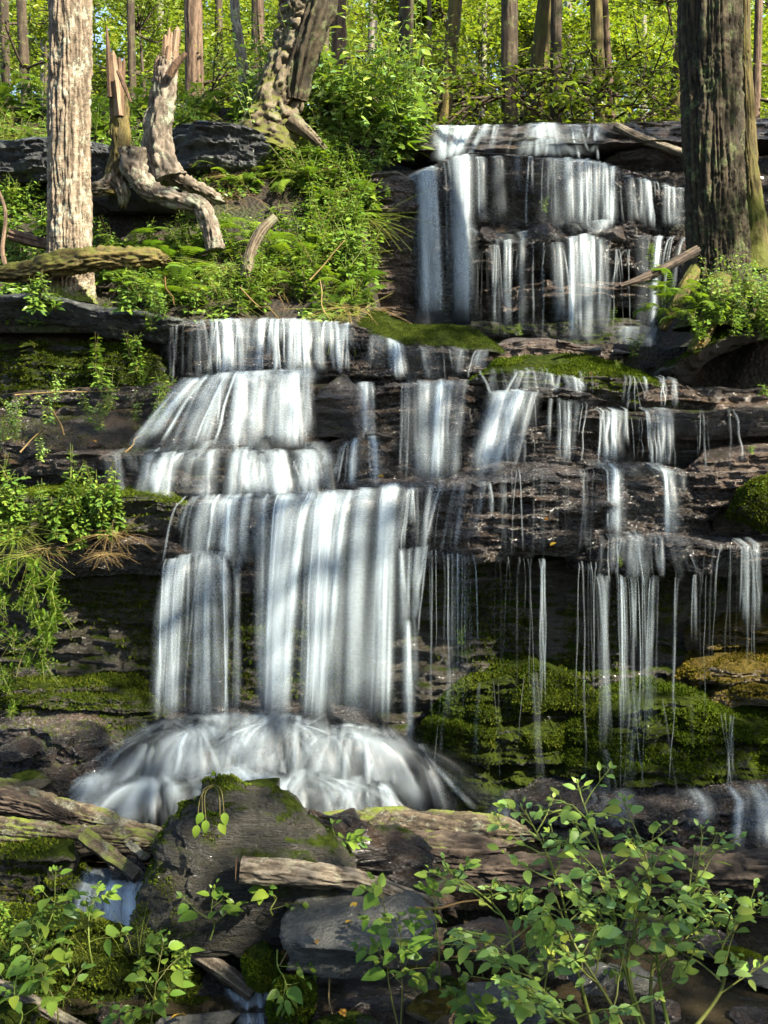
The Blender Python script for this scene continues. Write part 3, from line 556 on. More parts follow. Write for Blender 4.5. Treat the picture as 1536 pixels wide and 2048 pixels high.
waterfall('fine water threads dripping from the bulging right rock face',
    S([(860, 1105, 8.05), (930, 1118, 8.02), (1060, 1125, 8.05), (1180, 1135, 8.1)], [(862, 1460, 8.05), (930, 1440, 8.02), (1060, 1420, 8.05), (1180, 1420, 8.1)], 70, wid=(0.006, 0.018), den=(0.15, 0.8), jit=0.012, clump=0.45, lead=0.03, arc=0.4, flare=0.9, tail=0.3)
    + S([(850, 1110, 8.06), (910, 1115, 8.04)], [(855, 1460, 8.0), (905, 1440, 8.0)], 10, wid=(0.012, 0.03), den=(0.3, 0.7), lead=0.03)
    + S([(980, 975, 8.1), (1035, 985, 8.1)], [(985, 1030, 8.06), (1035, 1035, 8.06)], 10, wid=(0.012, 0.03), den=(0.2, 0.5), lead=0.03, arc=0.9), 105)
LOBES = [(235, 1535, 1640, 85, 7.78), (330, 1470, 1590, 95, 7.86), (430, 1446, 1560, 120, 7.82), (565, 1442, 1560, 125, 7.78), (690, 1462, 1640, 140, 7.74), (785, 1492, 1630, 75, 7.80), (340, 1550, 1660, 120, 7.62),
         (480, 1535, 1662, 140, 7.58), (610, 1550, 1668, 130, 7.52), (725, 1560, 1664, 105, 7.55), (185, 1590, 1645, 60, 7.72)]
lob = []
for q, (x, y0, y1, hw, D) in enumerate(LOBES):     # rounded sheets, one over each hidden hump of rock
    dn = (0.12, 0.42) if q in (0, 1, 5, 10) else (0.15, 0.58)
    lob += S([(x - hw * 0.45, y0 + 10, D), (x, y0, D - 0.03), (x + hw * 0.45, y0 + 10, D)], [(x - hw * 1.25, y1, D - 0.16), (x, y1 + 12, D - 0.30), (x + hw * 1.25, y1, D - 0.16)], 80, wid=(0.05, 0.17), arc=0.72, drop=0.6, den=dn, jit=0.10, lead=0.08, rows=22, tail=0.6)
waterfall('rounded mounds of foam where the tall lower falls break on the rocks', lob
    + S([(325, 1462, 7.90), (420, 1440, 7.86), (520, 1440, 7.82), (640, 1450, 7.78), (760, 1475, 7.86), (820, 1500, 7.9)], [(150, 1645, 7.60), (290, 1655, 7.44), (450, 1665, 7.38), (620, 1668, 7.38), (780, 1660, 7.48), (860, 1640, 7.66)], 220, wid=(0.06, 0.22), arc=1.1, den=(0.10, 0.40), jit=0.08, lead=0.1, drop=0.4)
    + S([(330, 1436, 7.86), (430, 1418, 7.80), (560, 1416, 7.76), (660, 1425, 7.72), (770, 1450, 7.78), (820, 1485, 7.84)], [(270, 1500, 7.76), (420, 1490, 7.68), (560, 1490, 7.62), (680, 1500, 7.6), (800, 1520, 7.64), (870, 1550, 7.72)], 110, wid=(0.05, 0.16), arc=1.0, den=(0.12, 0.4), jit=0.08, lead=0.0, rows=12, head=0.2, tail=0.2), 106)
# step falls on the right
waterfall('right-hand step falls dropping over two dark blocks',
    both([(1208, 940, 8.34), (1270, 936, 8.30), (1365, 944, 8.33)], [(1208, 1065, 8.22), (1280, 1082, 8.12), (1372, 1084, 8.14)], 46, 0.14, wid=(0.015, 0.07), clump=0.8)
    + S([(1195, 1080, 8.12), (1290, 1074, 8.02), (1375, 1082, 8.06)], [(1188, 1165, 8.04), (1290, 1165, 7.98), (1400, 1165, 8.02)], 60, wid=(0.015, 0.05), den=(0.15, 0.6), arc=0.8, lead=0.12)
    + S([(1185, 1150, 8.03), (1300, 1155, 8.0), (1405, 1150, 8.03)], [(1205, 1480, 7.95), (1295, 1470, 7.98), (1395, 1440, 7.98)], 70, wid=(0.008, 0.03), den=(0.25, 0.75), lead=0.0, tail=0.35, clump=0.5, jit=0.01)
    + S([(1185, 1150, 8.02), (1215, 1150, 8.02)], [(1203, 1510, 7.95), (1212, 1510, 7.95)], 10, wid=(0.02, 0.04), den=(0.35, 0.7), lead=0)
    + S([(1285, 1150, 8.02), (1310, 1150, 8.02)], [(1290, 1490, 7.95), (1298, 1490, 7.95)], 8, wid=(0.02, 0.04), den=(0.35, 0.7), lead=0)
    + S([(1200, 1500, 7.93), (1215, 1500, 7.93)], [(1185, 1600, 7.8), (1230, 1600, 7.8)], 8, wid=(0.02, 0.05), den=(0.15, 0.4), lead=0), 107)
waterfall('thin fall at the far right edge above the golden moss',
    S([(1480, 1092, 8.08), (1512, 1090, 8.06)], [(1480, 1250, 8.0), (1520, 1250, 7.98)], 18, wid=(0.012, 0.05), den=(0.25, 0.7), tail=0.4)
    + S([(1430, 1100, 8.1), (1560, 1100, 8.05)], [(1420, 1340, 8.15), (1560, 1360, 8.1)], 34, wid=(0.006, 0.016), den=(0.2, 0.6), lead=0.02, tail=0.3), 108)
waterfall('pair of short falls from the long flat right ledge',
    both([(1196, 822, 8.74), (1252, 820, 8.72)], [(1190, 930, 8.52), (1252, 934, 8.48)], 28, 0.2, wid=(0.012, 0.06))
    + both([(1292, 822, 8.70), (1342, 822, 8.69)], [(1304, 936, 8.46), (1332, 936, 8.46)], 22, 0.2, wid=(0.012, 0.05))
    + S([(1130, 828, 8.8), (1145, 826, 8.8)], [(1128, 930, 8.7), (1140, 930, 8.7)], 7, wid=(0.012, 0.03), lead=0.03)
    + S([(1050, 850, 8.86), (1280, 835, 8.72), (1420, 840, 8.7)], [(1050, 925, 8.8), (1280, 925, 8.6), (1420, 925, 8.7)], 22, wid=(0.006, 0.014), den=(0.2, 0.6), lead=0.0)
    + S([(1292, 755, 8.98), (1350, 758, 8.96)], [(1300, 820, 8.84), (1350, 820, 8.84)], 16, wid=(0.012, 0.05), den=(0.25, 0.7), clump=0.8)
    + S([(1190, 930, 8.44), (1340, 936, 8.40)], [(1200, 955, 8.36), (1365, 955, 8.36)], 26, wid=(0.03, 0.09), den=(0.12, 0.3), arc=1, rows=8), 109)
waterfall('many fine trickles over the mid-right ledges between the larger falls',
    S([(1000, 800, 8.8), (1100, 800, 8.78), (1190, 815, 8.76)], [(1010, 935, 8.4), (1100, 930, 8.42), (1180, 930, 8.45)], 40, wid=(0.008, 0.03), den=(0.15, 0.55), clump=0.4, arc=0.8, lead=0.05)
    + S([(930, 960, 8.14), (1050, 945, 8.14), (1180, 945, 8.2)], [(930, 1110, 8.02), (1050, 1115, 8.02), (1180, 1115, 8.06)], 46, wid=(0.008, 0.03), den=(0.1, 0.45), clump=0.5, arc=0.7, lead=0.05)
    + S([(960, 745, 8.9), (1100, 742, 8.86), (1300, 760, 8.88)], [(970, 800, 8.84), (1100, 810, 8.8), (1300, 815, 8.8)], 44, wid=(0.01, 0.04), den=(0.12, 0.5), clump=0.5, arc=0.9, lead=0.06)
    + S([(1340, 825, 8.66), (1470, 825, 8.64)], [(1350, 935, 8.5), (1470, 935, 8.46)], 14, wid=(0.006, 0.02), den=(0.15, 0.5), lead=0.03)
    + S([(860, 980, 8.14), (960, 970, 8.1)], [(840, 1110, 8.0), (930, 1110, 8.0)], 26, wid=(0.01, 0.04), den=(0.15, 0.6), clump=0.5, arc=0.8, lead=0.05)
    + S([(880, 1380, 8.3), (1100, 1340, 8.25), (1350, 1400, 8.05), (1500, 1440, 8.0)], [(880, 1600, 8.0), (1100, 1600, 7.95), (1350, 1600, 7.85), (1500, 1600, 7.85)], 50, wid=(0.008, 0.03), den=(0.06, 0.3), clump=0.4, arc=0.9, lead=0.0), 133)
# second tier
waterfall('second falls spreading over the dark ledge left of centre',
    both([(225, 908, 8.68), (370, 906, 8.62), (480, 900, 8.58), (640, 906, 8.62)], [(230, 990, 8.58), (340, 998, 8.48), (470, 1002, 8.40), (645, 998, 8.44)], 120, 0.30, wid=(0.02, 0.09), clump=0.35)
    + S([(470, 902, 8.56), (620, 902, 8.56)], [(450, 1000, 8.36), (640, 1000, 8.38)], 60, wid=(0.05, 0.16), den=(0.25, 0.7))
    + S([(310, 890, 8.72), (480, 880, 8.7), (640, 890, 8.68)], [(270, 915, 8.58), (480, 915, 8.5), (645, 918, 8.55)], 50, wid=(0.06, 0.16), den=(0.08, 0.28), arc=1, rows=8), 110)
waterfall('arching falls over the rounded mound on the upper left step',
    both([(385, 762, 8.84), (440, 752, 8.82), (500, 748, 8.80), (560, 746, 8.80), (615, 750, 8.80)], [(285, 890, 8.62), (380, 898, 8.62), (490, 900, 8.60), (560, 900, 8.58), (610, 900, 8.60)], 120, 0.36, wid=(0.02, 0.10), arc=0.85, clump=0.3, lead=0.15)
    + S([(545, 748, 8.78), (612, 750, 8.78)], [(545, 900, 8.56), (608, 900, 8.58)], 34, wid=(0.04, 0.1), den=(0.4, 0.85), arc=0.6)
    + S([(400, 752, 8.82), (620, 740, 8.80)], [(390, 775, 8.74), (620, 770, 8.72)], 40, wid=(0.06, 0.14), den=(0.12, 0.35), arc=1, rows=8), 111)
waterfall('slender fall down the dark central rock',
    both([(716, 770, 8.78), (750, 770, 8.78)], [(718, 880, 8.66), (752, 880, 8.66)], 20, 0.3, wid=(0.02, 0.06))
    + both([(690, 890, 8.68), (725, 876, 8.62), (760, 882, 8.64)], [(670, 968, 8.56), (730, 975, 8.5), (765, 972, 8.5)], 30, 0.2, wid=(0.015, 0.06)), 112)
waterfall('bright straight fall in the centre right of the slender one',
    both([(832, 768, 8.80), (880, 766, 8.78), (930, 764, 8.80)], [(828, 968, 8.52), (870, 970, 8.50), (905, 966, 8.54)], 60, 0.34, wid=(0.02, 0.08), clump=0.4)
    + S([(800, 770, 8.84), (830, 768, 8.82)], [(798, 965, 8.66), (828, 965, 8.6)], 10, wid=(0.01, 0.04), den=(0.2, 0.5)), 113)
waterfall('diagonal fall sliding down to the left right of centre',
    both([(990, 790, 8.80), (1040, 782, 8.76), (1075, 785, 8.76)], [(945, 950, 8.50), (985, 950, 8.48), (1030, 942, 8.52)], 52, 0.26, wid=(0.02, 0.08), arc=0.9)
    + S([(1030, 745, 8.86), (1060, 742, 8.86), (1160, 755, 8.84)], [(1000, 790, 8.78), (1050, 785, 8.74), (1170, 790, 8.78)], 44, wid=(0.03, 0.08), den=(0.2, 0.5), arc=1.0), 114)
# third tier
waterfall('wide bluish curtain falling from the flat top ledge',
    both([(386, 643, 9.50), (500, 638, 9.45), (600, 640, 9.45), (708, 648, 9.46)], [(392, 765, 9.28), (500, 752, 9.22), (600, 750, 9.20), (705, 745, 9.25)], 170, 0.38, wid=(0.015, 0.07), clump=0.3)
    + S([(335, 652, 9.6), (380, 648, 9.55)], [(338, 770, 9.4), (376, 765, 9.38)], 12, wid=(0.01, 0.04), den=(0.15, 0.5)), 115)
waterfall('short curtain under the olive mossy strip',
    both([(762, 672, 9.42), (800, 690, 9.37), (900, 697, 9.34), (975, 702, 9.38)], [(765, 740, 9.22), (810, 762, 9.15), (900, 765, 9.12), (960, 745, 9.2)], 90, 0.26, wid=(0.015, 0.07), clump=0.4), 116)
# upper falls
waterfall('thick white column at the left of the upper falls',
    both([(832, 352, 12.1), (870, 330, 12.02), (935, 310, 11.95)], [(842, 660, 11.6), (885, 662, 11.55), (935, 655, 11.65)], 110, 0.30, wid=(0.03, 0.13), arc=0.6, den=(0.2, 0.7), clump=0.5)
    + S([(826, 352, 12.1), (850, 345, 12.05)], [(842, 640, 11.6), (875, 650, 11.55)], 50, wid=(0.03, 0.12), arc=1.6, den=(0.4, 0.9)), 117)
waterfall('row of fine threads hanging from the upper lip',
    both([(940, 311, 11.94), (1060, 313, 11.92), (1180, 320, 11.94), (1228, 335, 11.98)], [(945, 450, 11.85), (1060, 452, 11.8), (1180, 462, 11.78), (1225, 450, 11.85)], 110, 0.16, wid=(0.015, 0.06), den=(0.25, 0.8), clump=0.5, jit=0.005, arc=0.35)
    + S([(1130, 316, 11.93), (1210, 325, 11.95)], [(1135, 460, 11.76), (1205, 460, 11.78)], 50, wid=(0.02, 0.09), den=(0.3, 0.7))
    + S([(1235, 345, 11.95), (1390, 385, 12.0)], [(1240, 450, 11.85), (1390, 460, 11.9)], 80, wid=(0.02, 0.07), den=(0.2, 0.6), clump=0.6), 118)
waterfall('lower threads of the upper falls below the tumbled rocks',
    both([(990, 482, 11.85), (1050, 478, 11.82), (1120, 485, 11.82)], [(995, 668, 11.6), (1050, 670, 11.55), (1125, 668, 11.6)], 60, 0.12, wid=(0.02, 0.08), clump=0.75, den=(0.25, 0.75))
    + both([(1138, 478, 11.78), (1170, 468, 11.76), (1205, 478, 11.78)], [(1142, 685, 11.5), (1172, 690, 11.48), (1205, 685, 11.5)], 50, 0.45, wid=(0.03, 0.1))
    + S([(1275, 470, 11.85), (1385, 475, 11.9)], [(1275, 690, 11.6), (1345, 690, 11.6)], 60, wid=(0.015, 0.06), den=(0.15, 0.6), clump=0.7)
    + S([(930, 480, 11.95), (1000, 490, 11.88), (1260, 500, 11.85)], [(930, 660, 11.6), (1000, 660, 11.6), (1260, 670, 11.6)], 80, wid=(0.008, 0.025), den=(0.15, 0.5))
    + S([(930, 455, 11.9), (1020, 470, 11.82), (1100, 450, 11.8), (1215, 440, 11.8)], [(960, 490, 11.8), (1020, 490, 11.76), (1130, 480, 11.74), (1205, 470, 11.74)], 60, wid=(0.04, 0.13), den=(0.15, 0.5), arc=1, rows=8)
    + S([(1250, 655, 11.6), (1370, 655, 11.6)], [(1240, 700, 11.3), (1370, 705, 11.3)], 40, wid=(0.06, 0.2), den=(0.1, 0.3), arc=1, rows=8), 119)
waterfall('white slides of water over the top rim of the upper falls',
    both([(872, 255, 12.75), (930, 252, 12.72), (985, 252, 12.72)], [(872, 325, 12.2), (905, 318, 12.12), (960, 310, 12.1)], 60, 0.5, wid=(0.03, 0.12), arc=1.0, jit=0.04)
    + both([(1062, 250, 12.7), (1110, 248, 12.7), (1200, 250, 12.7)], [(1050, 312, 12.1), (1130, 314, 12.1), (1195, 316, 12.12)], 60, 0.4, wid=(0.03, 0.11), arc=1.0, jit=0.04)
    + S([(975, 252, 12.72), (1065, 250, 12.7)], [(950, 310, 12.1), (1060, 312, 12.1)], 24, wid=(0.02, 0.08), den=(0.1, 0.4), arc=1.0), 120)
# brook in front
waterfall('little fan shaped cascade between the bank and the big boulder',
    both([(165, 1782, 6.86), (220, 1778, 6.82), (285, 1785, 6.84)], [(150, 1880, 6.62), (225, 1890, 6.58), (292, 1885, 6.62)], 200, 2.2, wid=(0.02, 0.07), den=(0.8, 1.6), arc=0.55, lead=0.25)
    + S([(170, 1740, 7.05), (265, 1745, 7.05)], [(175, 1785, 6.82), (285, 1785, 6.82)], 40, wid=(0.03, 0.08), den=(0.12, 0.35), arc=1, lead=0), 121)
waterfall('twin spouts of the brook at the bottom edge',
    both([(452, 1978, 6.12), (478, 1982, 6.10)], [(482, 2060, 5.98), (508, 2060, 5.96)], 50, 1.6, wid=(0.015, 0.05), den=(0.7, 1.4), lead=0.1)
    + both([(500, 1962, 6.12), (535, 1955, 6.12)], [(500, 2064, 5.95), (548, 2064, 5.95)], 70, 1.8, wid=(0.015, 0.06), den=(0.7, 1.4), lead=0.15)
    + S([(425, 1960, 6.2), (440, 1965, 6.2)], [(425, 2040, 6.05), (445, 2045, 6.05)], 8, wid=(0.01, 0.03), den=(0.1, 0.4))
    + S([(330, 1890, 6.6), (440, 1900, 6.5), (520, 1925, 6.35)], [(400, 1925, 6.4), (470, 1945, 6.3), (530, 1962, 6.15)], 40, wid=(0.03, 0.1), den=(0.08, 0.28), arc=1, lead=0, rows=10), 122)
waterfall('low white riffles at the foot of the right cliff',
    S([(1200, 1600, 7.72), (1280, 1610, 7.7), (1370, 1600, 7.72), (1420, 1605, 7.68)], [(1150, 1640, 7.55), (1260, 1660, 7.5), (1380, 1660, 7.5), (1430, 1650, 7.5)], 50, wid=(0.03, 0.12), den=(0.06, 0.28), arc=1)
    + S([(1470, 1598, 7.62), (1540, 1592, 7.6)], [(1465, 1690, 7.4), (1545, 1690, 7.38)], 36, wid=(0.02, 0.08), den=(0.15, 0.5), arc=0.9)
    + S([(970, 1600, 7.8), (1040, 1610, 7.78)], [(960, 1650, 7.6), (1040, 1650, 7.6)], 18, wid=(0.04, 0.12), den=(0.05, 0.25), arc=1), 123)
# drifting spray where the falls strike
waterfall('soft spray where the second falls land',
    S([(280, 880, 8.62), (480, 870, 8.55), (640, 880, 8.6)], [(260, 935, 8.5), (480, 930, 8.45), (650, 935, 8.5)], 36, wid=(0.15, 0.3), den=(0.05, 0.16), lead=0, rows=8, head=0.0, arc=1), 131)
waterfall('soft spray at the foot of the upper falls',
    S([(840, 620, 11.5), (930, 625, 11.5), (1380, 650, 11.4)], [(830, 675, 11.4), (930, 675, 11.4), (1380, 705, 11.3)], 36, wid=(0.25, 0.5), den=(0.04, 0.12), lead=0, rows=8, head=0.0, arc=1), 132)
# water surfaces
def flat_water(name, x0, x1, y0, y1, z, slope=0.0):
    gx, gy = np.meshgrid(np.linspace(x0, x1, 60), np.linspace(y0, y1, 40))
    gz = z + slope * (gy - y0) + 0.012 * fbm(gx * 4, gy * 6, z, 3)
    o = build(name, np.stack([gx, gy, gz], -1).reshape(-1, 3), grid_faces(40, 60), 'water_pool'); return tag(o, None, None, None, 'structure')
flat_water('pool', -3.6, 3.6, 6.98, 8.7, -2.95)
flat_water('brook', -1.75, -0.55, 5.9, 6.75, -3.16, 0.02)
flat_water('shallow_brook', 0.5, 3.4, 5.3, 6.9, -3.14, 0.02)
# ------------------------------------------------------------------ leaf and stem builders
def leaf_template(pairs, width=0.5, fold=0.10, droop=0.12, tooth=0.0, peak=0.4):
    """unit leaf along +y, face +z: midrib plus both margins"""
    ts = np.linspace(0, 1, pairs + 2); V = []; Fq = []
    for i, q in enumerate(ts):
        wd = width * 0.5 * (np.sin(np.pi * q ** (math.log(0.5) / math.log(peak))) ** 0.85 if 0 < q < 1 else 0.0)
        if tooth and 0 < q < 1 and i % 2: wd *= 1 - tooth
        wd = max(wd, 0.004); z = -droop * q * q
        V += [(-wd, q, z + fold * wd * 2), (0, q, z), (wd, q, z + fold * wd * 2)]
    for i in range(len(ts) - 1):
        a = i * 3; Fq += [(a, a + 1, a + 4, a + 3), (a + 1, a + 2, a + 5, a + 4)]
    return np.array(V, float), np.array(Fq)
def place(tmpl, pos, fwd, nrm, size):
    """many copies of a template, as arrays"""
    TV, TF = tmpl; pos = np.asarray(pos, float).reshape(-1, 3); n = len(pos)
    f = unit(np.broadcast_to(fwd, pos.shape)); s = unit(np.cross(f, np.broadcast_to(nrm, pos.shape))); u = np.cross(s, f)
    sz = np.broadcast_to(np.asarray(size, float), (n,))[:, None, None]
    V = pos[:, None, :] + sz * (TV[None, :, 0:1] * s[:, None] + TV[None, :, 1:2] * f[:, None] + TV[None, :, 2:3] * u[:, None])
    Fq = TF[None] + (np.arange(n) * len(TV))[:, None, None]
    return V.reshape(-1, 3), Fq.reshape(-1, TF.shape[1]), len(TV)
def rnd_attr(rng, n, k): return np.repeat(rng.random(n), k)
QUAD = (np.array([[-0.32, 0.35, 0.05], [0, 0, 0], [0.32, 0.35, 0.05], [0, 1, -0.08]], float), np.array([[0, 1, 2, 3]]))
DIAM = (np.array([[0, 0, 0], [0.26, 0.3, 0.06], [0.20, 0.68, 0.03], [0, 1, -0.1], [-0.20, 0.68, 0.03], [-0.26, 0.3, 0.06]], float), np.array([[0, 1, 2, 3], [0, 3, 4, 5]]))
LEAF4 = leaf_template(2, 0.5)
BLADE = leaf_template(2, 0.05, 0.0, 0.5, 0, 0.3)
def tube(P, R, seg=8, cap=True):
    P = np.asarray(P, float); R = np.broadcast_to(np.asarray(R, float), (len(P),))
    T = unit(np.gradient(P, axis=0)); ref = np.where(np.abs(T[:, 2:3]) > 0.9, np.array([[1.0, 0, 0]]), np.array([[0, 0, 1.0]]))
    A = unit(np.cross(T, ref)); 
    for i in range(1, len(A)):                       # keep the frame from flipping
        a = A[i - 1] - T[i] * np.dot(A[i - 1], T[i]); A[i] = a / (np.linalg.norm(a) + 1e-9)
    B = np.cross(T, A); th = np.linspace(0, 2 * np.pi, seg, endpoint=False)
    V = P[:, None] + R[:, None, None] * (np.cos(th)[None, :, None] * A[:, None] + np.sin(th)[None, :, None] * B[:, None])
    Fq = grid_faces(len(P), seg, True); V = V.reshape(-1, 3)
    if cap and seg % 2 == 0:
        n = len(P)
        for base in (0, (n - 1) * seg):
            c = [(base + j, base + j + 1, base + seg - 2 - j, base + (seg - 1 - j)) for j in range(seg // 2 - 1)]
            Fq = np.concatenate([Fq, np.array(c)])
    return V, Fq
def spline(P, n):
    P = np.asarray(P, float); k = np.arange(len(P)); s = np.linspace(0, len(P) - 1, n)
    # Catmull-Rom
    i = np.clip(np.floor(s).astype(int), 0, len(P) - 2); t = (s - i)[:, None]
    p0, p1, p2, p3 = P[np.clip(i - 1, 0, None)], P[i], P[i + 1], P[np.clip(i + 2, None, len(P) - 1)]
    return 0.5 * (2 * p1 + (p2 - p0) * t + (2 * p0 - 5 * p1 + 4 * p2 - p3) * t ** 2 + (3 * p1 - p0 - 3 * p2 + p3) * t ** 3)
def bark_tube(P, R, seg=96, step=0.025, furrow=0.02, freq=9, zf=1.6, lump=0.05, seed=0, flare=0.0, jag=0.0):
    """trunk or log with furrowed bark in the mesh; crack = how high the bark stands"""
    P = np.asarray(P, float); L = np.linalg.norm(np.diff(P, axis=0), axis=1).sum(); n = max(8, int(L / step))
    C = spline(np.c_[P, R], n); R_ = C[:, 3]; C = C[:, :3]; s = np.linspace(0, L, n)
    T = unit(np.gradient(C, axis=0)); A = np.zeros_like(T); ref = np.array([1.0, 0, 0]) if abs(T[0, 0]) < 0.8 else np.array([0, 0, 1.0])
    a = ref - T[0] * np.dot(ref, T[0]); A[0] = a / np.linalg.norm(a)
    for i in range(1, n): a = A[i - 1] - T[i] * np.dot(A[i - 1], T[i]); A[i] = a / np.linalg.norm(a)
    B = np.cross(T, A); th = np.linspace(0, 2 * np.pi, seg, endpoint=False)
    cx, cy_ = np.cos(th)[None, :], np.sin(th)[None, :]; S_ = s[:, None]
    w = 0.35 * fbm(S_ * 1.3, cx * 1.5, cy_ * 1.5 + seed, 3)
    r1 = fbm(cx * freq * 0.5 + w * 2, cy_ * freq * 0.5, S_ * zf + seed * 3, 4); ridge = 1 - np.abs(r1) * 3.2
    crack = np.clip(ridge, 0, 1) ; crack = 1 - crack
    rr = R_[:, None] * (1 + lump * fbm(cx * 1.4, cy_ * 1.4, S_ * 1.1 + seed, 3)) + furrow * (crack - 0.6) + 0.35 * furrow * fbm(cx * 9, cy_ * 9, S_ * 22 + seed, 3)
    if flare > 0:
        k = np.exp(-S_ / 0.28); rr = rr + flare * k * (0.45 + 0.8 * np.clip(vn(cx * 1.8 + 5, cy_ * 1.8 + 5, seed), 0, 1))
    V = C[:, None] + rr[..., None] * (cx[..., None] * A[:, None] + cy_[..., None] * B[:, None])
    if jag > 0:
        J = jag * (vn(cx * 3 + 9, cy_ * 3 + 9, seed + 0.5) + 0.6 * vn(cx * 9 + 9, cy_ * 9 + 9, seed) - 0.8)
        V = V + (J * (np.exp(-S_ / 0.1) + np.exp(-(L - S_) / 0.1)))[..., None] * T[:, None]
    Fq = grid_faces(n, seg, True)
    for base in (0, (n - 1) * seg):
        Fq = np.concatenate([Fq, np.array([(base + j, base + j + 1, base + seg - 2 - j, base + seg - 1 - j) for j in range(seg // 2 - 1)])])
    return V.reshape(-1, 3), Fq, np.broadcast_to(crack, rr.shape).ravel(), np.broadcast_to(np.exp(-S_ / 0.9), rr.shape).ravel()
def trunk_part(name, P, R, mat, parent, **kw):
    V, f, c, low = bark_tube(P, R, **kw)
    return build(name, V, f, mat, parent, attrs={'crack': c, 'low': low * (name == 'trunk')})

# ------------------------------------------------------------------ sun gaps: cut through the added canopy so sun falls on chosen spots
LIT = [  # px, py, depth, radius in metres of the sunny patch
    (150, 60, 10.2, 0.55), (140, 420, 10.2, 0.14), (330, 160, 10.9, 0.22), (345, 260, 10.9, 0.2), (400, 90, 15, 0.4),
    (560, 200, 12.5, 0.3), (690, 420, 11.3, 1.0), (740, 270, 12.6, 0.9), (600, 540, 10.4, 0.9), (780, 330, 12.2, 0.5), (520, 600, 9.9, 0.5), (700, 520, 10.5, 0.5), (440, 340, 11.5, 0.3), (20, 280, 12.5, 0.5), (250, 250, 12.5, 0.4), (330, 570, 10.1, 0.4), (480, 300, 12.2, 0.25), (820, 270, 12.8, 0.3),
    (420, 560, 10.2, 0.3), (240, 540, 10.0, 0.3), (100, 600, 9.5, 0.2), (60, 530, 10.4, 0.3), (620, 360, 11.8, 0.3), (700, 600, 10.0, 0.3),
    (880, 560, 11.6, 0.35), (830, 420, 11.9, 0.2), (1150, 480, 11.8, 0.3), (1050, 500, 11.9, 0.18), (1120, 580, 12.0, 0.22), (1320, 430, 12.0, 0.22), (1300, 500, 12.0, 0.2), (900, 380, 12.0, 0.16),
    (1080, 692, 9.7, 0.28), (1190, 700, 9.7, 0.14), (1460, 620, 9.2, 0.30), (1500, 700, 9.2, 0.12), (1330, 780, 9.0, 0.15), (1090, 800, 8.8, 0.14),
    (430, 950, 8.5, 0.22), (520, 930, 8.5, 0.22), (1000, 1010, 8.1, 0.12), (1060, 1060, 8.1, 0.10), (860, 1010, 8.2, 0.10), (1180, 870, 8.8, 0.12), (250, 1080, 8.4, 0.12), (300, 1020, 8.4, 0.10), (1290, 1000, 8.4, 0.12), (660, 800, 8.8, 0.12), (560, 700, 9.4, 0.15), (1240, 1350, 8.6, 0.12), (1100, 1420, 8.3, 0.14), (1350, 1450, 8.2, 0.12), (180, 1430, 8.4, 0.10), (480, 830, 8.7, 0.12), (1420, 960, 8.4, 0.22), (1410, 1040, 8.4, 0.12),
    (60, 1060, 8.3, 0.45), (130, 1140, 8.2, 0.25), (40, 1200, 8.2, 0.25), (180, 1040, 8.2, 0.2), (30, 810, 9.0, 0.18), (140, 745, 9.4, 0.14),
    (1430, 1350, 8.4, 0.18), (1500, 1330, 8.4, 0.16), (1480, 1230, 8.5, 0.14), (1260, 1395, 8.3, 0.08), (1000, 1310, 8.6, 0.08), (960, 1300, 8.6, 0.07), (880, 1440, 8.3, 0.10),
    (690, 1570, 7.5, 0.28), (760, 1180, 8.0, 0.12), (770, 1350, 8.1, 0.14), (720, 1200, 8.0, 0.10), (430, 680, 9.4, 0.10), (620, 1040, 8.2, 0.10),
    (960, 1660, 7.1, 0.10), (930, 1000, 8.1, 0.08), (1130, 940, 8.3, 0.10),
    (880, 300, 12.3, 0.2), (1100, 280, 12.5, 0.15), (1480, 900, 8.4, 0.12), (250, 640, 9.4, 0.12),
]
UH = np.cross(SUN, [0, 0, 1.0]); UH /= np.linalg.norm(UH); VH = np.cross(UH, SUN)
def gap_mask(P):
    """True where a leaf would stand in one of the sunny shafts"""
    m = np.zeros(len(P), bool)
    for px, py, D, r in LIT:
        q = at(px, py, D); d = P - q
        a, b = d @ UH, d @ VH
        r = r * 1.3; r2 = r * (1.0 + 0.5 * fbm(a * 2.5, b * 2.5, px * 0.1, 2))
        m |= (a * a + b * b) < (r2 + 0.07) ** 2
    return m
# unseen canopy added above and behind the viewer, its leaves placed to shade the gorge
rng = np.random.default_rng(5)
C0 = np.array([0.0, 9.0, -0.5])
NC = 25000
ua, va, wa = rng.uniform(-7.5, 7.5, NC), rng.uniform(-7.5, 8.5, NC), rng.uniform(13.0, 19.0, NC)
PC = C0 + ua[:, None] * UH + va[:, None] * VH + wa[:, None] * SUN
keep = (PC[:, 2] > 4.5) & ~gap_mask(PC)
thin = fbm(ua * 0.9, va * 0.9, 4.2, 4)
keep &= (thin < 0.26)
keep &= rng.random(NC) < np.interp(va, [6.5, 8.5], [1.0, 0.5])
PC = PC[keep]
NF = 9000                                              # extra unseen leaves added to keep sun off the foreground
ua, va, wa = rng.uniform(-7.5, 7.5, NF), rng.uniform(-8.0, -2.7, NF), rng.uniform(13.0, 18.0, NF)
PF = C0 + ua[:, None] * UH + va[:, None] * VH + wa[:, None] * SUN
PF = PF[(PF[:, 2] > 4.5) & ~gap_mask(PF)]
PC = np.concatenate([PC, PF])
NTREE = 6
cen = np.array([C0 + a * UH + b * VH + 16 * SUN for a, b in [(-5, -5), (0, -5), (5, -5), (-5, 1), (0.5, 1.5), (5.5, 1.5)]])
own = np.argmin(((PC[:, None, :] - cen[None]) ** 2).sum(-1), 1)
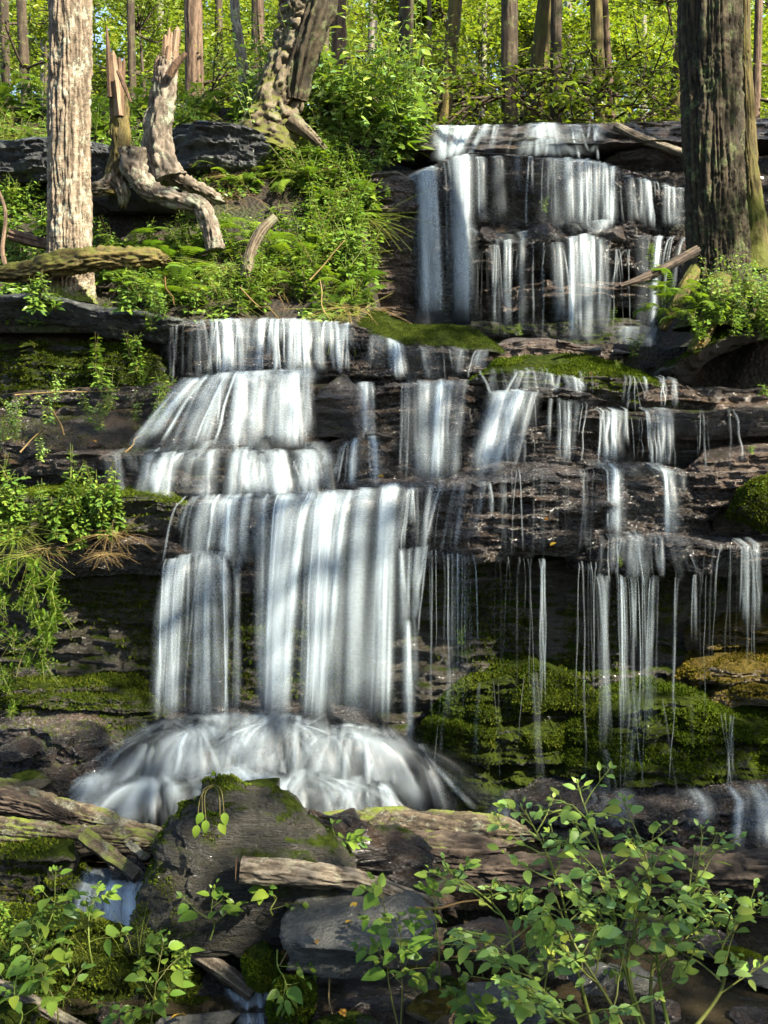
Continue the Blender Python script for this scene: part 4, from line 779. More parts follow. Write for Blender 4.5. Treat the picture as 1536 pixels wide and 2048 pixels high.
SIDE = ['unseen shade maple added right of the gorge nearest the viewer', 'unseen shade maple added on the right bank just behind the viewer', 'unseen shade maple added on the right bank well behind the viewer',
        'unseen shade maple added on the right bank beside the cliff', 'unseen shade maple added on the right bank level with the pool', 'unseen shade maple added on the right bank level with the foreground']
for k in range(NTREE):
    base = np.array([cen[k, 0], cen[k, 1], 0.0]); 
    if abs(base[0]) < 5: base[0] = 6.0
    base[2] = float(ground_z(base[0], base[1])) - 0.1
    tr = empty('added_shade_maple', base, SIDE[k], 'tree', 'added shade trees over the near bank')
    top = cen[k]; P = np.array([base, base * 0.6 + top * 0.4 + [0.3, 0.2, 0], top])
    trunk_part('trunk', P, [0.24, 0.19, 0.08], 'bark_hemlock', tr, seg=24, step=0.15, seed=k)
    q = PC[own == k]; n = len(q)
    V, f, kk = place(DIAM, q, rng.normal(0, 1, (n, 3)) * [1, 1, 0.4], rng.normal(0, 0.5, (n, 3)) + SUN, rng.uniform(0.13, 0.24, n))
    build('crown', V, f, 'leaf_maple', tr, smooth=False, attrs={'rnd': rnd_attr(rng, n, kk)})

# ------------------------------------------------------------------ forest trunks behind the falls
def branch_set(rng, P, n, lo, hi, length, r=0.012, up=0.15, droop=0.0):
    parts = []; P = np.asarray(P, float); tips = []
    for _ in range(n):
        t = rng.uniform(lo, hi); b = spline(P, 50)[int(t * 49)]; a = rng.uniform(0, 2 * np.pi); L = length * rng.uniform(0.4, 1.0)
        d = np.array([math.cos(a), math.sin(a) * 0.6, up + rng.normal(0, 0.15)]); pts = [b]
        for j in range(6):
            d = unit(d + rng.normal(0, 0.16, 3) - [0, 0, droop]); pts.append(pts[-1] + d * L / 6)
        parts.append(tube(pts, np.linspace(r, r * 0.25, 7), 4, False)); tips.append(np.array(pts))
        for j in (2, 3, 4):
            d2 = unit(d + rng.normal(0, 0.7, 3) * [1, 1, 0.4]); e = [pts[j] + d2 * L * 0.16 * q for q in range(4)]
            parts.append(tube(e, np.linspace(r * 0.45, r * 0.15, 4), 4, False)); tips.append(np.array(e))
    return join(parts), tips
def leaves_on(rng, tips, per, spread, size, tmpl=DIAM, flat=0.5):
    pts = np.concatenate([np.repeat(t[1:], per, 0) for t in tips]); n = len(pts)
    pts = pts + rng.normal(0, 1, (n, 3)) * spread * [1, 1, flat]
    V, f, k = place(tmpl, pts, rng.normal(0, 1, (n, 3)) * [1, 1, 0.35] + [0, 0, -0.25], rng.normal(0, 0.45, (n, 3)) + [0, -0.3, 1.0], rng.uniform(0.6, 1.25, n) * size)
    return V, f, rnd_attr(rng, n, k)
TREES = [  # base px, top px (at py 0), base py, depth, width px, bark, name, label
    (392, 390, 215, 15.0, 36, 'bark_brown', 'straight brown trunk behind the broken snag with a sunlit patch'),
    (684, 680, 175, 17.0, 30, 'bark_brown', 'reddish brown trunk just right of the gnarled old tree'),
    (800, 808, 200, 16.0, 30, 'bark_hemlock', 'dark leaning trunk rising behind the bushy left bank'),
    (860, 862, 238, 15.0, 9, 'twig', 'slim dark sapling at the left end of the upper rim'),
    (874, 907, 246, 14.6, 27, 'bark_mossy', 'yellow mossy trunk leaning right at the left end of the rim'),
    (1021, 1011, 246, 14.0, 33, 'bark_hemlock', 'grey-brown trunk standing alone above the upper falls'),
    (1060, 1092, 246, 14.4, 36, 'bark_mossy', 'golden mossy leaning trunk above the middle of the rim'),
    (1110, 1114, 244, 14.1, 23, 'bark_hemlock', 'dark straight trunk touching the golden mossy one'),
    (1205, 1190, 243, 14.3, 25, 'bark_mossy', 'olive mossy trunk right of the pair on the rim'),
    (1235, 1225, 243, 14.6, 15, 'bark_brown', 'thin brown trunk beside the olive mossy one'),
    (1340, 1366, 232, 14.2, 34, 'bark_mossy', 'golden brown trunk half hidden by the big dark tree'),
    (1504, 1512, 235, 14.8, 16, 'bark_brown', 'thin brown trunk at the right edge behind the big tree'),
    (516, 514, 160, 16.5, 26, 'bark_hemlock', 'dark trunk behind the pale slender birch'),
    (536, 527, 150, 15.5, 12, 'bark_brown', 'thin reddish stem behind the gnarled old tree'),
    (58, 50, 240, 17.5, 20, 'bark_hemlock', 'dim slender trunk left of the pale left trunk'),
    (10, 6, 240, 18.5, 18, 'bark_hemlock', 'dim slender trunk at the left edge of the wood'),
    (268, 272, 210, 18.0, 16, 'bark_hemlock', 'dim slender trunk between the pale trunk and the snag'),
    (960, 968, 246, 22.0, 12, 'bark_grey', 'far thin grey stem left of the lone rim trunk'),
    (1140, 1136, 246, 21.0, 14, 'bark_grey', 'far pale stem right of the dark rim trunk'),
    (1165, 1170, 246, 24.0, 16, 'bark_hemlock', 'far dark stem left of the olive mossy trunk'),
    (1290, 1285, 246, 25.0, 14, 'bark_grey', 'far grey stem between the thin brown trunk and the big tree'),
    (740, 745, 200, 24.0, 18, 'bark_grey', 'far grey stem right of the reddish brown trunk'),
    (630, 640, 180, 23.0, 16, 'bark_hemlock', 'far dark stem behind the crown of the gnarled old tree'),
    (440, 436, 200, 22.0, 16, 'bark_hemlock', 'far dark stem left of the slender birch'),
    (100, 95, 230, 24.0, 18, 'bark_grey', 'far grey stem peeping out left of the pale left trunk'),
    (330, 326, 210, 24.0, 15, 'bark_grey', 'far grey stem above the broken snag'),
]
for k, (bx, tx, by, D, wpx, bark, label) in enumerate(TREES):
    rng = np.random.default_rng(300 + k); b = at(bx, by, D); r = wpx * D / F / 2
    zt = max(850 / F * D + 4.0, 9.0)                       # well above the frame
    b[2] = min(b[2], float(ground_z(b[0], b[1]))) - 0.15
    top = at(tx, 0, D); dirv = (top - at(bx, by, D)); tp = at(bx, by, D) + dirv * (zt - b[2]) / max(dirv[2], 0.3)
    mid = (b + tp) / 2 + rng.normal(0, 0.05, 3) * [1, 1, 0]
    tr = empty('forest_tree', b, label, 'tree', 'trees of the wood above the falls')
    P = np.array([b, b * 0.75 + mid * 0.25 + rng.normal(0, 0.02, 3), mid, tp])
    near = D < 16
    trunk_part('trunk', P, [r * 1.12, r * 1.02, r * 0.95, r * 0.7], bark, tr, seg=40 if near else 20, step=0.04 if near else 0.12, furrow=0.10 * r, freq=8, seed=k, flare=r * 0.35)
    vis = (850 / F * D - b[2]) / (zt - b[2])
    (Vb_, fb_), tips = branch_set(rng, P, 15 if near else 9, vis * 0.25, min(0.98, vis * 1.15), 1.9, r=min(0.026, r * 0.45), up=0.1, droop=0.04)
    build('branch', Vb_, fb_, 'twig', tr)['kind'] = 'stuff'
    hem = k % 3 == 0
    V, f, ra = leaves_on(rng, tips, 8 if hem else 5, 0.12, 0.075 if hem else 0.10, QUAD if hem else DIAM, 0.25)
    build('crown', V, f, 'leaf_needle' if hem else 'leaf_maple', tr, smooth=False, attrs={'rnd': ra})

# leafy young trees filling the wood, each with trunk and crown
def crown_tree(rng, px, py, D, rx, rz, nleaf, mat, size, label, name, group, tmpl=DIAM, flat=0.35):
    c = at(px, py, D); base = np.array([c[0] + rng.normal(0, 0.3), c[1], 0.0]); base[2] = float(ground_z(base[0], base[1])) - 0.1
    tr = empty(name, base, label, 'tree', group)
    P = np.array([base, (base + c) / 2 + rng.normal(0, 0.15, 3), c + [0, 0, rz * 0.7]])
    V, f = tube(spline(P, 12), np.linspace(0.06, 0.015, 12), 6); build('trunk', V, f, 'twig', tr)
    limbs = []; clumps = []
    for _ in range(int(16 + rx * 6)):
        u = unit(rng.normal(0, 1, 3)) * rng.random() ** 0.4 * [rx, rx, rz]; e = c + u
        s0 = P[1] * 0.4 + P[2] * 0.6; limbs.append(tube(spline([s0 * 0.7 + c * 0.3, (s0 + e) / 2 + [0, 0, 0.1], e], 6), np.linspace(0.014, 0.004, 6), 4, False)); clumps.append(e)
    V, f = join(limbs); build('branch', V, f, 'twig', tr)['kind'] = 'stuff'
    cl = np.array(clumps); pick = rng.integers(0, len(cl), nleaf); sp = 0.28 * rx
    pts = cl[pick] + rng.normal(0, 1, (nleaf, 3)) * [sp, sp, sp * flat]
    V, f, k = place(tmpl, pts, rng.normal(0, 1, (nleaf, 3)) * [1, 1, 0.3] + [0, 0, -0.2], rng.normal(0, 0.4, (nleaf, 3)) + [0.2, -0.3, 1.0], rng.uniform(0.6, 1.3, nleaf) * size)
    build('crown', V, f, mat, tr, smooth=False, attrs={'rnd': rnd_attr(rng, nleaf, k)})
rng = np.random.default_rng(77); kk = 0
TMARK = [(140, 'behind the pale left trunk'), (10, 'at the left edge of the wood'), (240, 'behind the broken snag'), (392, 'behind the straight brown trunk'), (480, 'behind the slender birch'), (600, 'behind the gnarled old tree'), (684, 'by the reddish brown trunk'), (805, 'by the dark leaning trunk'), (890, 'by the yellow mossy trunk'), (1015, 'by the lone grey-brown trunk'), (1080, 'by the golden mossy trunk'), (1150, 'right of the dark straight trunk'), (1200, 'by the olive mossy trunk'), (1290, 'left of the massive dark trunk'), (1430, 'behind the massive dark trunk'), (1510, 'at the right edge of the wood')]
for i in range(96):
    px = -80 + 1700 * ((i * 0.618034) % 1.0); D = rng.uniform(18, 42); py = rng.uniform(-70, 215)
    right = px > 820
    maple = rng.random() < (0.8 if right else 0.5); rx = rng.uniform(0.9, 1.6) * D / 26
    crown_tree(rng, px, py, D, rx, rx * 0.55, 1500 if maple else 2200, 'leaf_maple' if maple else 'leaf_needle', (0.13 if maple else 0.085) * (D / 24) ** 0.5,
               ('broad leaved yellow-green young tree ' if maple else 'feathery darker young hemlock ') + min(TMARK, key=lambda m: abs(m[0] - px))[1] + (', close' if D < 26 else ', farther' if D < 34 else ', deepest') + (', high' if py < 60 else ', low'),
               'young_maple' if maple else 'young_hemlock', 'young maples of the wood' if maple else 'young hemlocks of the wood', DIAM if maple else QUAD, 0.4 if maple else 0.16)
# the far wood as one mass
rng = np.random.default_rng(78); n = 44000
D = rng.uniform(42, 70, n); px = rng.uniform(-250, 1780, n); py = 245 - np.abs(rng.normal(0, 150, n))
pts = atv(px, py, D); keepf = fbm(px / 90, py / 60, 3.3, 4) > -0.14; pts = pts[keepf]; n = len(pts)
V, f, k = place(DIAM, pts, rng.normal(0, 1, (n, 3)), rng.normal(0, 0.6, (n, 3)) + [0, -0.4, 1], rng.uniform(0.25, 0.55, n))
tag(build('distant_wood', V, f, 'leaf_maple', smooth=False, attrs={'rnd': rnd_attr(rng, n, k)}), 'far hazy foliage filling the back of the wood', None, None, 'stuff')

# ------------------------------------------------------------------ the big trees beside the falls
b = at(140, 575, 10.15)
tr = empty('pale_trunk_tree', b, 'tall pale furrowed trunk standing in sun on the left bank', 'tree')
P = [b + [0, 0, -0.15], at(140, 470, 10.15), at(139, 240, 10.15), at(141, 0, 10.15), at(143, -500, 10.15), at(146, -900, 10.15)]
trunk_part('trunk', P, [0.215, 0.195, 0.182, 0.185, 0.17, 0.14], 'bark_left', tr, seg=150, step=0.014, furrow=0.034, freq=14, seed=3, zf=2.2, flare=0.06, lump=0.08)
b = at(1436, 600, 9.6)
tr = empty('big_hemlock_tree', b, 'massive dark furrowed trunk rising at the right beside the upper falls', 'tree')
P = [b + [0, 0, -0.25], at(1436, 540, 9.6), at(1430, 400, 9.6), at(1424, 200, 9.6), at(1420, 0, 9.6), at(1414, -500, 9.6), at(1410, -900, 9.6)]
trunk_part('trunk', P, [0.30, 0.265, 0.245, 0.25, 0.262, 0.25, 0.2], 'bark_big', tr, seg=180, step=0.014, furrow=0.042, freq=16, seed=5, zf=1.6, flare=0.12)
for q, (pts, r) in enumerate([([(1395, 540, 9.5), (1370, 575, 9.35), (1345, 620, 9.3), (1325, 660, 9.3)], 0.07), ([(1440, 560, 9.4), (1425, 620, 9.2), (1405, 670, 9.1), (1385, 705, 9.05)], 0.10), ([(1480, 560, 9.5), (1520, 600, 9.35), (1560, 640, 9.3)], 0.09)]):
    trunk_part('root', [at(*e) for e in pts], np.linspace(r, r * 0.5, len(pts)), 'bark_mossy', tr, seg=28, step=0.02, furrow=0.015, freq=5, seed=q)
b = at(1512, 500, 10.2)
tr = empty('mossy_companion_tree', b, 'slimmer olive mossy trunk at the right edge close behind the massive one', 'tree')
P = [b + [0, 0, -0.2], at(1510, 450, 10.2), at(1500, 330, 10.2), at(1490, 150, 10.2), at(1486, 0, 10.2), at(1480, -600, 10.2)]
trunk_part('trunk', P, [0.15, 0.11, 0.075, 0.066, 0.06, 0.05], 'bark_mossy', tr, seg=60, step=0.02, furrow=0.014, freq=7, seed=8, flare=0.1)
# gnarled old tree
b = at(548, 265, 12.5)
tr = empty('gnarled_tree', b, 'gnarled leaning old tree with pale lichen and torn dark bark', 'tree')
P = [at(530, 300, 12.5), at(545, 235, 12.5), at(572, 150, 12.5), at(598, 70, 12.5), at(606, 0, 12.5), at(612, -140, 12.5), at(640, -420, 12.5)]
trunk_part('trunk', P, [0.36, 0.30, 0.235, 0.215, 0.25, 0.27, 0.2], 'bark_gnarled', tr, seg=110, step=0.025, furrow=0.06, freq=6, seed=9, lump=0.40, flare=0.1, zf=5)
P = [at(592, 200, 12.38), at(606, 120, 12.36), at(622, 60, 12.34), at(640, 5, 12.34), at(650, -60, 12.34)]
trunk_part('burl', P, [0.10, 0.16, 0.17, 0.16, 0.1], 'bark_big', tr, seg=60, step=0.025, furrow=0.06, freq=5, seed=10, lump=0.4)
for q, pts in enumerate([[(585, 245, 12.4), (620, 270, 12.3), (650, 300, 12.25)]]):
    trunk_part('root', [at(*e) for e in pts], [0.11, 0.06, 0.03], 'bark_gnarled', tr, seg=24, step=0.03, furrow=0.02, freq=5, seed=q + 20)
b = at(490, 200, 13.4)
tr = empty('slender_birch', b, 'slender pale curving trunk left of the gnarled old tree', 'tree')
P = [b + [0, 0, -0.2], at(488, 150, 13.4), at(476, 70, 13.4), at(469, 0, 13.4), at(462, -300, 13.4)]
trunk_part('trunk', P, [0.08, 0.068, 0.06, 0.055, 0.04], 'bark_grey', tr, seg=36, step=0.03, furrow=0.008, freq=6, seed=11)
# twin broken snag on arched roots
b = at(320, 400, 10.85)
tr = empty('broken_snag', b, 'twin broken dead snag standing on arched lichen covered roots', 'snag')
def torn(pts, R, n, label, seedq):
    rg = np.random.default_rng(seedq); parts = []; c0 = np.array(pts[0]); c1 = np.array(pts[1])
    for i in range(n):
        a = rg.uniform(0, 2 * np.pi); p = c0 + R * rg.uniform(0.35, 0.85) * np.array([math.cos(a), math.sin(a), 0])
        L = np.linalg.norm(c1 - c0) * rg.uniform(0.35, 1.0) * (1.15 if math.cos(a) > -0.3 else 0.6); d = unit(unit(c1 - c0) + rg.normal(0, 0.05, 3))
        wd = rg.uniform(0.02, 0.045); q = np.array([p - d * 0.15, p + d * L * 0.5, p + d * L * 0.9, p + d * L])
        V, f = tube(q, [wd, wd * 0.95, wd * 0.7, wd * 0.2], 6); V[:, 1] += 0; parts.append((V, f))
    V, f = join(parts); o = build('torn_splinters', V, f, 'wood_torn', tr, smooth=False, attrs={'crack': np.repeat(rg.random(len(parts)), len(V) // len(parts))}); return o
P = [at(336, 360, 10.85), at(322, 320, 10.85), at(317, 260, 10.85), at(326, 200, 10.85), at(330, 150, 10.85), at(333, 118, 10.85)]
trunk_part('main_stem', P, [0.19, 0.155, 0.142, 0.135, 0.118, 0.10], 'bark_stump', tr, seg=90, step=0.016, furrow=0.03, freq=6, seed=12, lump=0.40, zf=9)
torn([at(334, 135, 10.85), at(342, 66, 10.85)], 0.105, 22, '', 4)
V, f = tube([at(338, 152, 10.68), at(352, 128, 10.66), at(372, 106, 10.66)], [0.045, 0.04, 0.022], 6); build('torn_limb', V, f, 'wood_torn', tr, smooth=False)
P = [at(222, 390, 10.9), at(232, 345, 10.9), at(240, 300, 10.9), at(237, 240, 10.9), at(236, 190, 10.9)]
trunk_part('side_stem', P, [0.15, 0.105, 0.095, 0.085, 0.085], 'bark_mossy', tr, seg=60, step=0.018, furrow=0.025, freq=5, seed=13, lump=0.35, zf=8)
torn([at(236, 205, 10.9), at(234, 118, 10.9)], 0.075, 14, '', 6)
V, f = tube([at(222, 195, 10.82), at(218, 120, 10.82), at(213, 52, 10.82)], [0.035, 0.03, 0.008], 6); build('torn_spike', V, f, 'wood_torn', tr, smooth=False)
V, f = tube([at(236, 142, 10.74), at(248, 170, 10.7), at(262, 205, 10.68)], [0.02, 0.022, 0.012], 6); build('hanging_splinter', V, f, 'wood_torn', tr, smooth=False)
for q, (pts, R) in enumerate([
        ([(268, 300, 10.75), (270, 340, 10.72), (300, 380, 10.68), (350, 398, 10.65), (395, 410, 10.62), (418, 445, 10.62), (430, 500, 10.62)], [0.12, 0.115, 0.10, 0.09, 0.095, 0.095, 0.09]),
        ([(335, 345, 10.85), (375, 368, 10.95), (410, 385, 11.1), (440, 400, 11.3)], [0.12, 0.09, 0.07, 0.05]),
        ([(236, 355, 10.85), (215, 372, 10.82), (180, 380, 10.8), (140, 392, 10.9)], [0.10, 0.075, 0.055, 0.04]),
        ([(240, 360, 10.8), (248, 390, 10.78), (245, 415, 10.85)], [0.08, 0.05, 0.03]),
        ([(275, 300, 10.85), (300, 330, 10.85), (330, 345, 10.85)], [0.06, 0.09, 0.10])]):
    trunk_part('root', [at(*e) for e in pts], R, 'bark_stump', tr, seg=48, step=0.018, furrow=0.035, freq=5, seed=q + 30, lump=0.42, zf=10)
# ------------------------------------------------------------------ foreground rocks and logs
def rock_loft(rows, D, depth, label, mat, seed, name='boulder', tilt=0.0, amp=0.05, res=90, lean=0.0, key=None, shear=0.36):
    """boulder from its height rows (py, left px, right px): a rounded-square ring at each height"""
    rows = np.array(rows, float); py = np.linspace(rows[0, 0], rows[-1, 0], 70)
    l = np.interp(py, rows[:, 0], rows[:, 1]); r = np.interp(py, rows[:, 0], rows[:, 2])
    ker = np.ones(5) / 5; l, r = (np.convolve(np.pad(q, 2, 'edge'), ker, 'valid') for q in (l, r))
    xl, xr = (l - CX) / F * D, (r - CX) / F * D; z = (HZ - py) / F * D
    th = np.linspace(0, 2 * np.pi, res, endpoint=False); c, s = np.cos(th), np.sin(th); e = 0.45
    cx, sy = np.sign(c) * np.abs(c) ** e, np.sign(s) * np.abs(s) ** e
    t = np.linspace(0, 1, 70); dp = depth * (0.62 + 0.38 * np.sin(np.pi * (0.15 + 0.5 * t)))
    V = np.stack([((xl + xr) / 2)[:, None] + ((xr - xl) / 2)[:, None] * cx[None], D + lean * (1 - t)[:, None] + dp[:, None] * sy[None] + depth * 0.5, np.repeat(z[:, None], res, 1)], -1)
    d = amp * fbm(V[..., 0] * 3, V[..., 1] * 3, V[..., 2] * 3 + seed, 5) * 2 + 0.25 * amp * fbm(V[..., 0] * 12, V[..., 1] * 12, V[..., 2] * 20 + seed, 3)
    cut = np.abs(fbm(V[..., 0] * 2.2 + V[..., 2] * 1.6, V[..., 2] * 5 - V[..., 0] * 1.2, V[..., 1] * 2 + seed, 3)); d = d - amp * 1.2 * np.clip(0.12 - cut, 0, 1) / 0.12
    d = d + strata(V[..., 0] * 1.4 + V[..., 1], V[..., 2] + 0.5 * V[..., 0], seed, 0.42)
    out = unit(V - V.mean((0, 1))); V = V + out * d[..., None]
    V[..., 2] -= shear * (V[..., 1] - D) * np.clip(1.25 - t, 0, 1)[:, None]
    Vf = [V.reshape(-1, 3)]; Fq = [grid_faces(70, res, True)]
    ztop = V[0].mean(0); rings = 8; n0 = 70 * res
    for k in range(1, rings + 1):
        q = 1 - k / (rings + 0.02); P = ztop + (V[0] - ztop) * q; P[:, 2] += tilt * (1 - q) * 0.03 + 0.02 * fbm(P[:, 0] * 9, P[:, 1] * 9, seed, 3)
        Vf.append(P)
    idx = [np.arange(res)] + [n0 + k * res + np.arange(res) for k in range(rings)]
    for a, b in zip(idx[:-1], idx[1:]): Fq.append(np.stack([a, b, np.roll(b, -1), np.roll(a, -1)], 1))
    Vv = np.concatenate(Vf); Ff = np.concatenate(Fq)[:, ::-1]
    o = build(name, Vv, Ff, mat, origin=(Vv[:, 0].mean(), Vv[:, 1].mean(), Vv[:, 2].min())); tag(o, label, 'rock')
    if key: LEDGE_TOPS[key] = (Vv, Ff)
    return o
def slab_rock(poly, thick, label, mat, seed, name='stone_slab', amp=0.02, key=None):
    P = np.array([list(at(*p)) for p in poly]); Pc = np.concatenate([P, P[:1]]); B, _ = resample(Pc, 0.02); B = B[:-1]; m = len(B); c = B.mean(0)
    rings = [(q, 0.0) for q in np.linspace(0.02, 1.0, 22)] + [(1.0 - 0.012 * k, -thick * k / 9) for k in range(1, 10)] + [(q, -thick) for q in np.linspace(0.8, 0.02, 5)]
    V = []
    for q, dz in rings:
        R = c + (B - c) * q; R[:, 2] += dz; V.append(R)
    V = np.array(V); n = len(rings)
    side = np.array([1.0 if dz < 0 else sstep(0.85, 1.0, q) for q, dz in rings])[:, None]
    o2 = unit((V - c) * [1, 1, 0])
    V = V + o2 * (side * (strata(V[..., 0] * 2 + V[..., 1], V[..., 2], seed, 0.5) + 1.6 * amp * fbm(V[..., 0] * 5, V[..., 1] * 5, seed, 4)))[..., None]
    V[..., 2] += amp * fbm(V[..., 0] * 4, V[..., 1] * 4, seed, 5) + 0.4 * amp * fbm(V[..., 0] * 16, V[..., 1] * 16, seed, 3)
    Vv = V.reshape(-1, 3); Fq = grid_faces(n, m, True)[:, ::-1]
    o = build(name, Vv, Fq, mat, origin=(c[0], c[1], Vv[:, 2].min())); tag(o, label, 'rock')
    if key: LEDGE_TOPS[key] = (Vv, Fq)
    return o
def stone(px, py, D, sx, sy, sz, label, mat, seed, name='stone', key=None):
    """angular stone: sphere cut by random planes, then roughened"""
    rg = np.random.default_rng(seed); u = np.linspace(0.02, np.pi - 0.02, 34); v = np.linspace(0, 2 * np.pi, 52, endpoint=False)
    d = np.stack([np.sin(u)[:, None] * np.cos(v), np.sin(u)[:, None] * np.sin(v), np.cos(u)[:, None] + 0 * v], -1)
    N = unit(rg.normal(0, 1, (18, 3))); h = rg.uniform(0.52, 0.86, 18)
    k = np.min(np.where(d @ N.T > 1e-3, h / np.maximum(d @ N.T, 1e-3), 9), -1); r = np.minimum(k, 1.0)
    P = d * r[..., None]; P = P * (1 + 0.16 * fbm(P[..., 0] * 2, P[..., 1] * 2, P[..., 2] * 2 + seed, 4) + 0.10 * fbm(P[..., 0] * 8, P[..., 1] * 8, P[..., 2] * 12 + seed, 3))[..., None]
    c = at(px, py, D); V = c + P * [sx, sy, sz]; V = V.reshape(-1, 3); Fq = grid_faces(34, 52, True)[:, ::-1]
    o = build(name, V, Fq, mat, origin=(c[0], c[1], V[:, 2].min())); tag(o, label, 'rock')
    if key: LEDGE_TOPS[key] = (V, Fq)
    return o
rock_loft([(1556, 408, 536), (1566, 390, 546), (1590, 366, 566), (1620, 342, 596), (1650, 322, 640), (1690, 306, 690), (1740, 286, 724), (1800, 266, 700), (1850, 252, 620), (1890, 250, 580)], 6.20, 0.36,
          'big upright dark boulder with a mossy rim in front of the lower falls', 'rock_boulder', 61, lean=0.22, amp=0.032, res=140, key='boulder')
rock_loft([(1630, 600, 700), (1650, 580, 790), (1690, 560, 860), (1730, 555, 890), (1790, 560, 910), (1840, 560, 910)], 6.75, 0.30, 'dark layered rock ridge running right from the big upright boulder', 'rock_dark', 62, amp=0.09, res=120)
slab_rock([(556, 1880, 5.72), (660, 1898, 5.62), (770, 1892, 5.62), (880, 1870, 5.7), (850, 1790, 6.05), (760, 1764, 6.25), (680, 1762, 6.25), (610, 1776, 6.15), (585, 1815, 6.0)], 0.16, 'flat grey stone slab with fallen leaves in the foreground', 'rock_grey', 63, key='slab')
slab_rock([(385, 1862, 6.15), (470, 1815, 6.1), (590, 1776, 6.1), (690, 1758, 6.35), (700, 1752, 6.6), (560, 1765, 6.65), (430, 1820, 6.55)], 0.10, 'thin tilted wet black slab leaning behind the flat grey one', 'rock_wet', 64)
slab_rock([(560, 1990, 5.75), (700, 2010, 5.6), (900, 2000, 5.6), (900, 1930, 6.1), (760, 1905, 6.3), (600, 1920, 6.2)], 0.35, 'dark damp block under the flat grey slab', 'rock_dark', 65)
ledge('flat dark foreground ledge with a mossy top at the left edge', [(-90, 1712, 7.1), (0, 1706, 6.95), (90, 1704, 6.88), (160, 1714, 6.88), (190, 1728, 7.1)], 0.34, 'rock_moss', seed=66, back=0.5, under=0.06, tslope=0.12, key='lfore')
ledge('mossy green streamside bank sloping across the lower left corner', [(-120, 1792, 6.45), (0, 1802, 6.32), (100, 1812, 6.25), (200, 1845, 6.18), (300, 1900, 6.12), (390, 1942, 6.08), (440, 1975, 6.1), (462, 2010, 6.25)], 0.95, 'rock_green', seed=67, back=0.35, under=-0.50, rnd=0.12, A=0.5, tslope=-0.55, key='mbank')
STN = [
    (250, 1735, 7.0, .16, .18, .10, 'wet black stone at the head of the little cascade', 'rock_wet'),
    (430, 1905, 6.35, .13, .12, .10, 'round dark stone under the tilted black slab', 'rock_wet'),
    (480, 1885, 6.3, .15, .14, .09, 'angular dark stone beside the round one under the slab', 'rock_dark'),
    (395, 1880, 6.5, .10, .10, .08, 'small wet stone left of the round stone in the brook', 'rock_wet'),
    (350, 1920, 6.35, .14, .12, .08, 'low wet stone left of the broken stick in the brook', 'rock_wet'),
    (425, 1975, 6.15, .13, .12, .12, 'wet stone splitting the brook above the spouts', 'rock_wet'),
    (530, 1925, 5.95, .13, .16, .14, 'mossy green lump hugging the left end of the flat grey slab', 'rock_green'),
    (590, 2015, 5.75, .15, .18, .22, 'mossy damp boulder right of the twin spouts', 'rock_green'),
    (400, 2050, 5.75, .26, .16, .06, 'flat grey stone with a yellow leaf at the bottom edge', 'rock_grey'),
    (220, 2030, 5.8, .10, .10, .06, 'smooth small dark stone at the bottom left', 'rock_dark'),
    (20, 2040, 5.6, .16, .16, .09, 'pale mossy stone in the bottom left corner', 'rock_moss'),
    (700, 2050, 5.5, .24, .15, .07, 'low mossy stone at the middle of the bottom edge', 'rock_moss'),
    (865, 2015, 5.35, .15, .13, .12, 'rough pale lichen crusted rock left of the jewelweed', 'rock_gold'),
    (900, 1985, 5.4, .09, .09, .07, 'bright green moss cushion on the lichen crusted rock', 'moss_fine'),
    (1010, 2010, 5.55, .33, .22, .11, 'broad smooth grey boulder behind the jewelweed stems', 'rock_grey'),
    (1195, 1960, 5.75, .16, .14, .10, 'bluish smooth stone behind the jewelweed', 'rock_grey'),
    (1265, 1955, 5.85, .12, .12, .09, 'second bluish stone at the edge of the brook', 'rock_grey'),
    (1335, 2020, 5.6, .10, .10, .08, 'dark round stone in the brown brook', 'rock_wet'),
    (1480, 1920, 6.2, .15, .13, .08, 'dark stone capped with bright moss at the right edge', 'rock_moss'),
    (1540, 1955, 6.1, .2, .16, .07, 'flat grey stone beside the brook at the right edge', 'rock_grey'),
    (1420, 1890, 6.4, .16, .14, .08, 'dark wet stone in the riffle at the right', 'rock_wet'),
    (1500, 2030, 5.8, .13, .1, .04, 'low wet stone in the bottom right corner', 'rock_wet'),
    (1120, 1900, 6.1, .3, .2, .14, 'dark shaded rock behind the lower jewelweed leaves', 'rock_dark'),
    (960, 1880, 6.3, .28, .22, .16, 'black shaded rock below the grey fallen branch', 'rock_dark'),
    (1300, 1860, 6.6, .3, .2, .12, 'dark rock under the long wet log', 'rock_dark'),
    (40, 1500, 7.82, .16, .14, .10, 'blocky dark stone at the left edge above the logs', 'rock_wet'),
    (165, 1500, 7.86, .12, .12, .08, 'flat wet stone beside the foam at the lower left', 'rock_wet'),
    (60, 1560, 7.6, .2, .15, .09, 'low mossy stone behind the slanting log', 'rock_moss'),
    (115, 1545, 7.8, .14, .14, .09, 'jagged dark stone on the rocks at the lower left', 'rock_dark'),
    (190, 1535, 7.78, .10, .10, .08, 'smaller dark stone beside the jagged one at the lower left', 'rock_wet'),
    (1535, 1020, 8.35, .34, .26, .26, 'dark mossy boulder at the right edge below the brown rock', 'rock_green'),
    (975, 470, 11.8, .13, .12, .10, 'dark rock splitting the upper falls left of centre', 'rock_wet'),
    (1085, 462, 11.75, .19, .14, .09, 'rounded dark rock in the middle of the upper falls', 'rock_wet'),
    (1225, 470, 11.75, .2, .14, .09, 'brown topped rock right of the bright upper thread', 'rock_brown'),
]
for q, (px, py, D, a, b, c, lab, m) in enumerate(STN):
    stone(px, py, D, a, b, c, lab, m, 700 + q, key='st%d' % q)

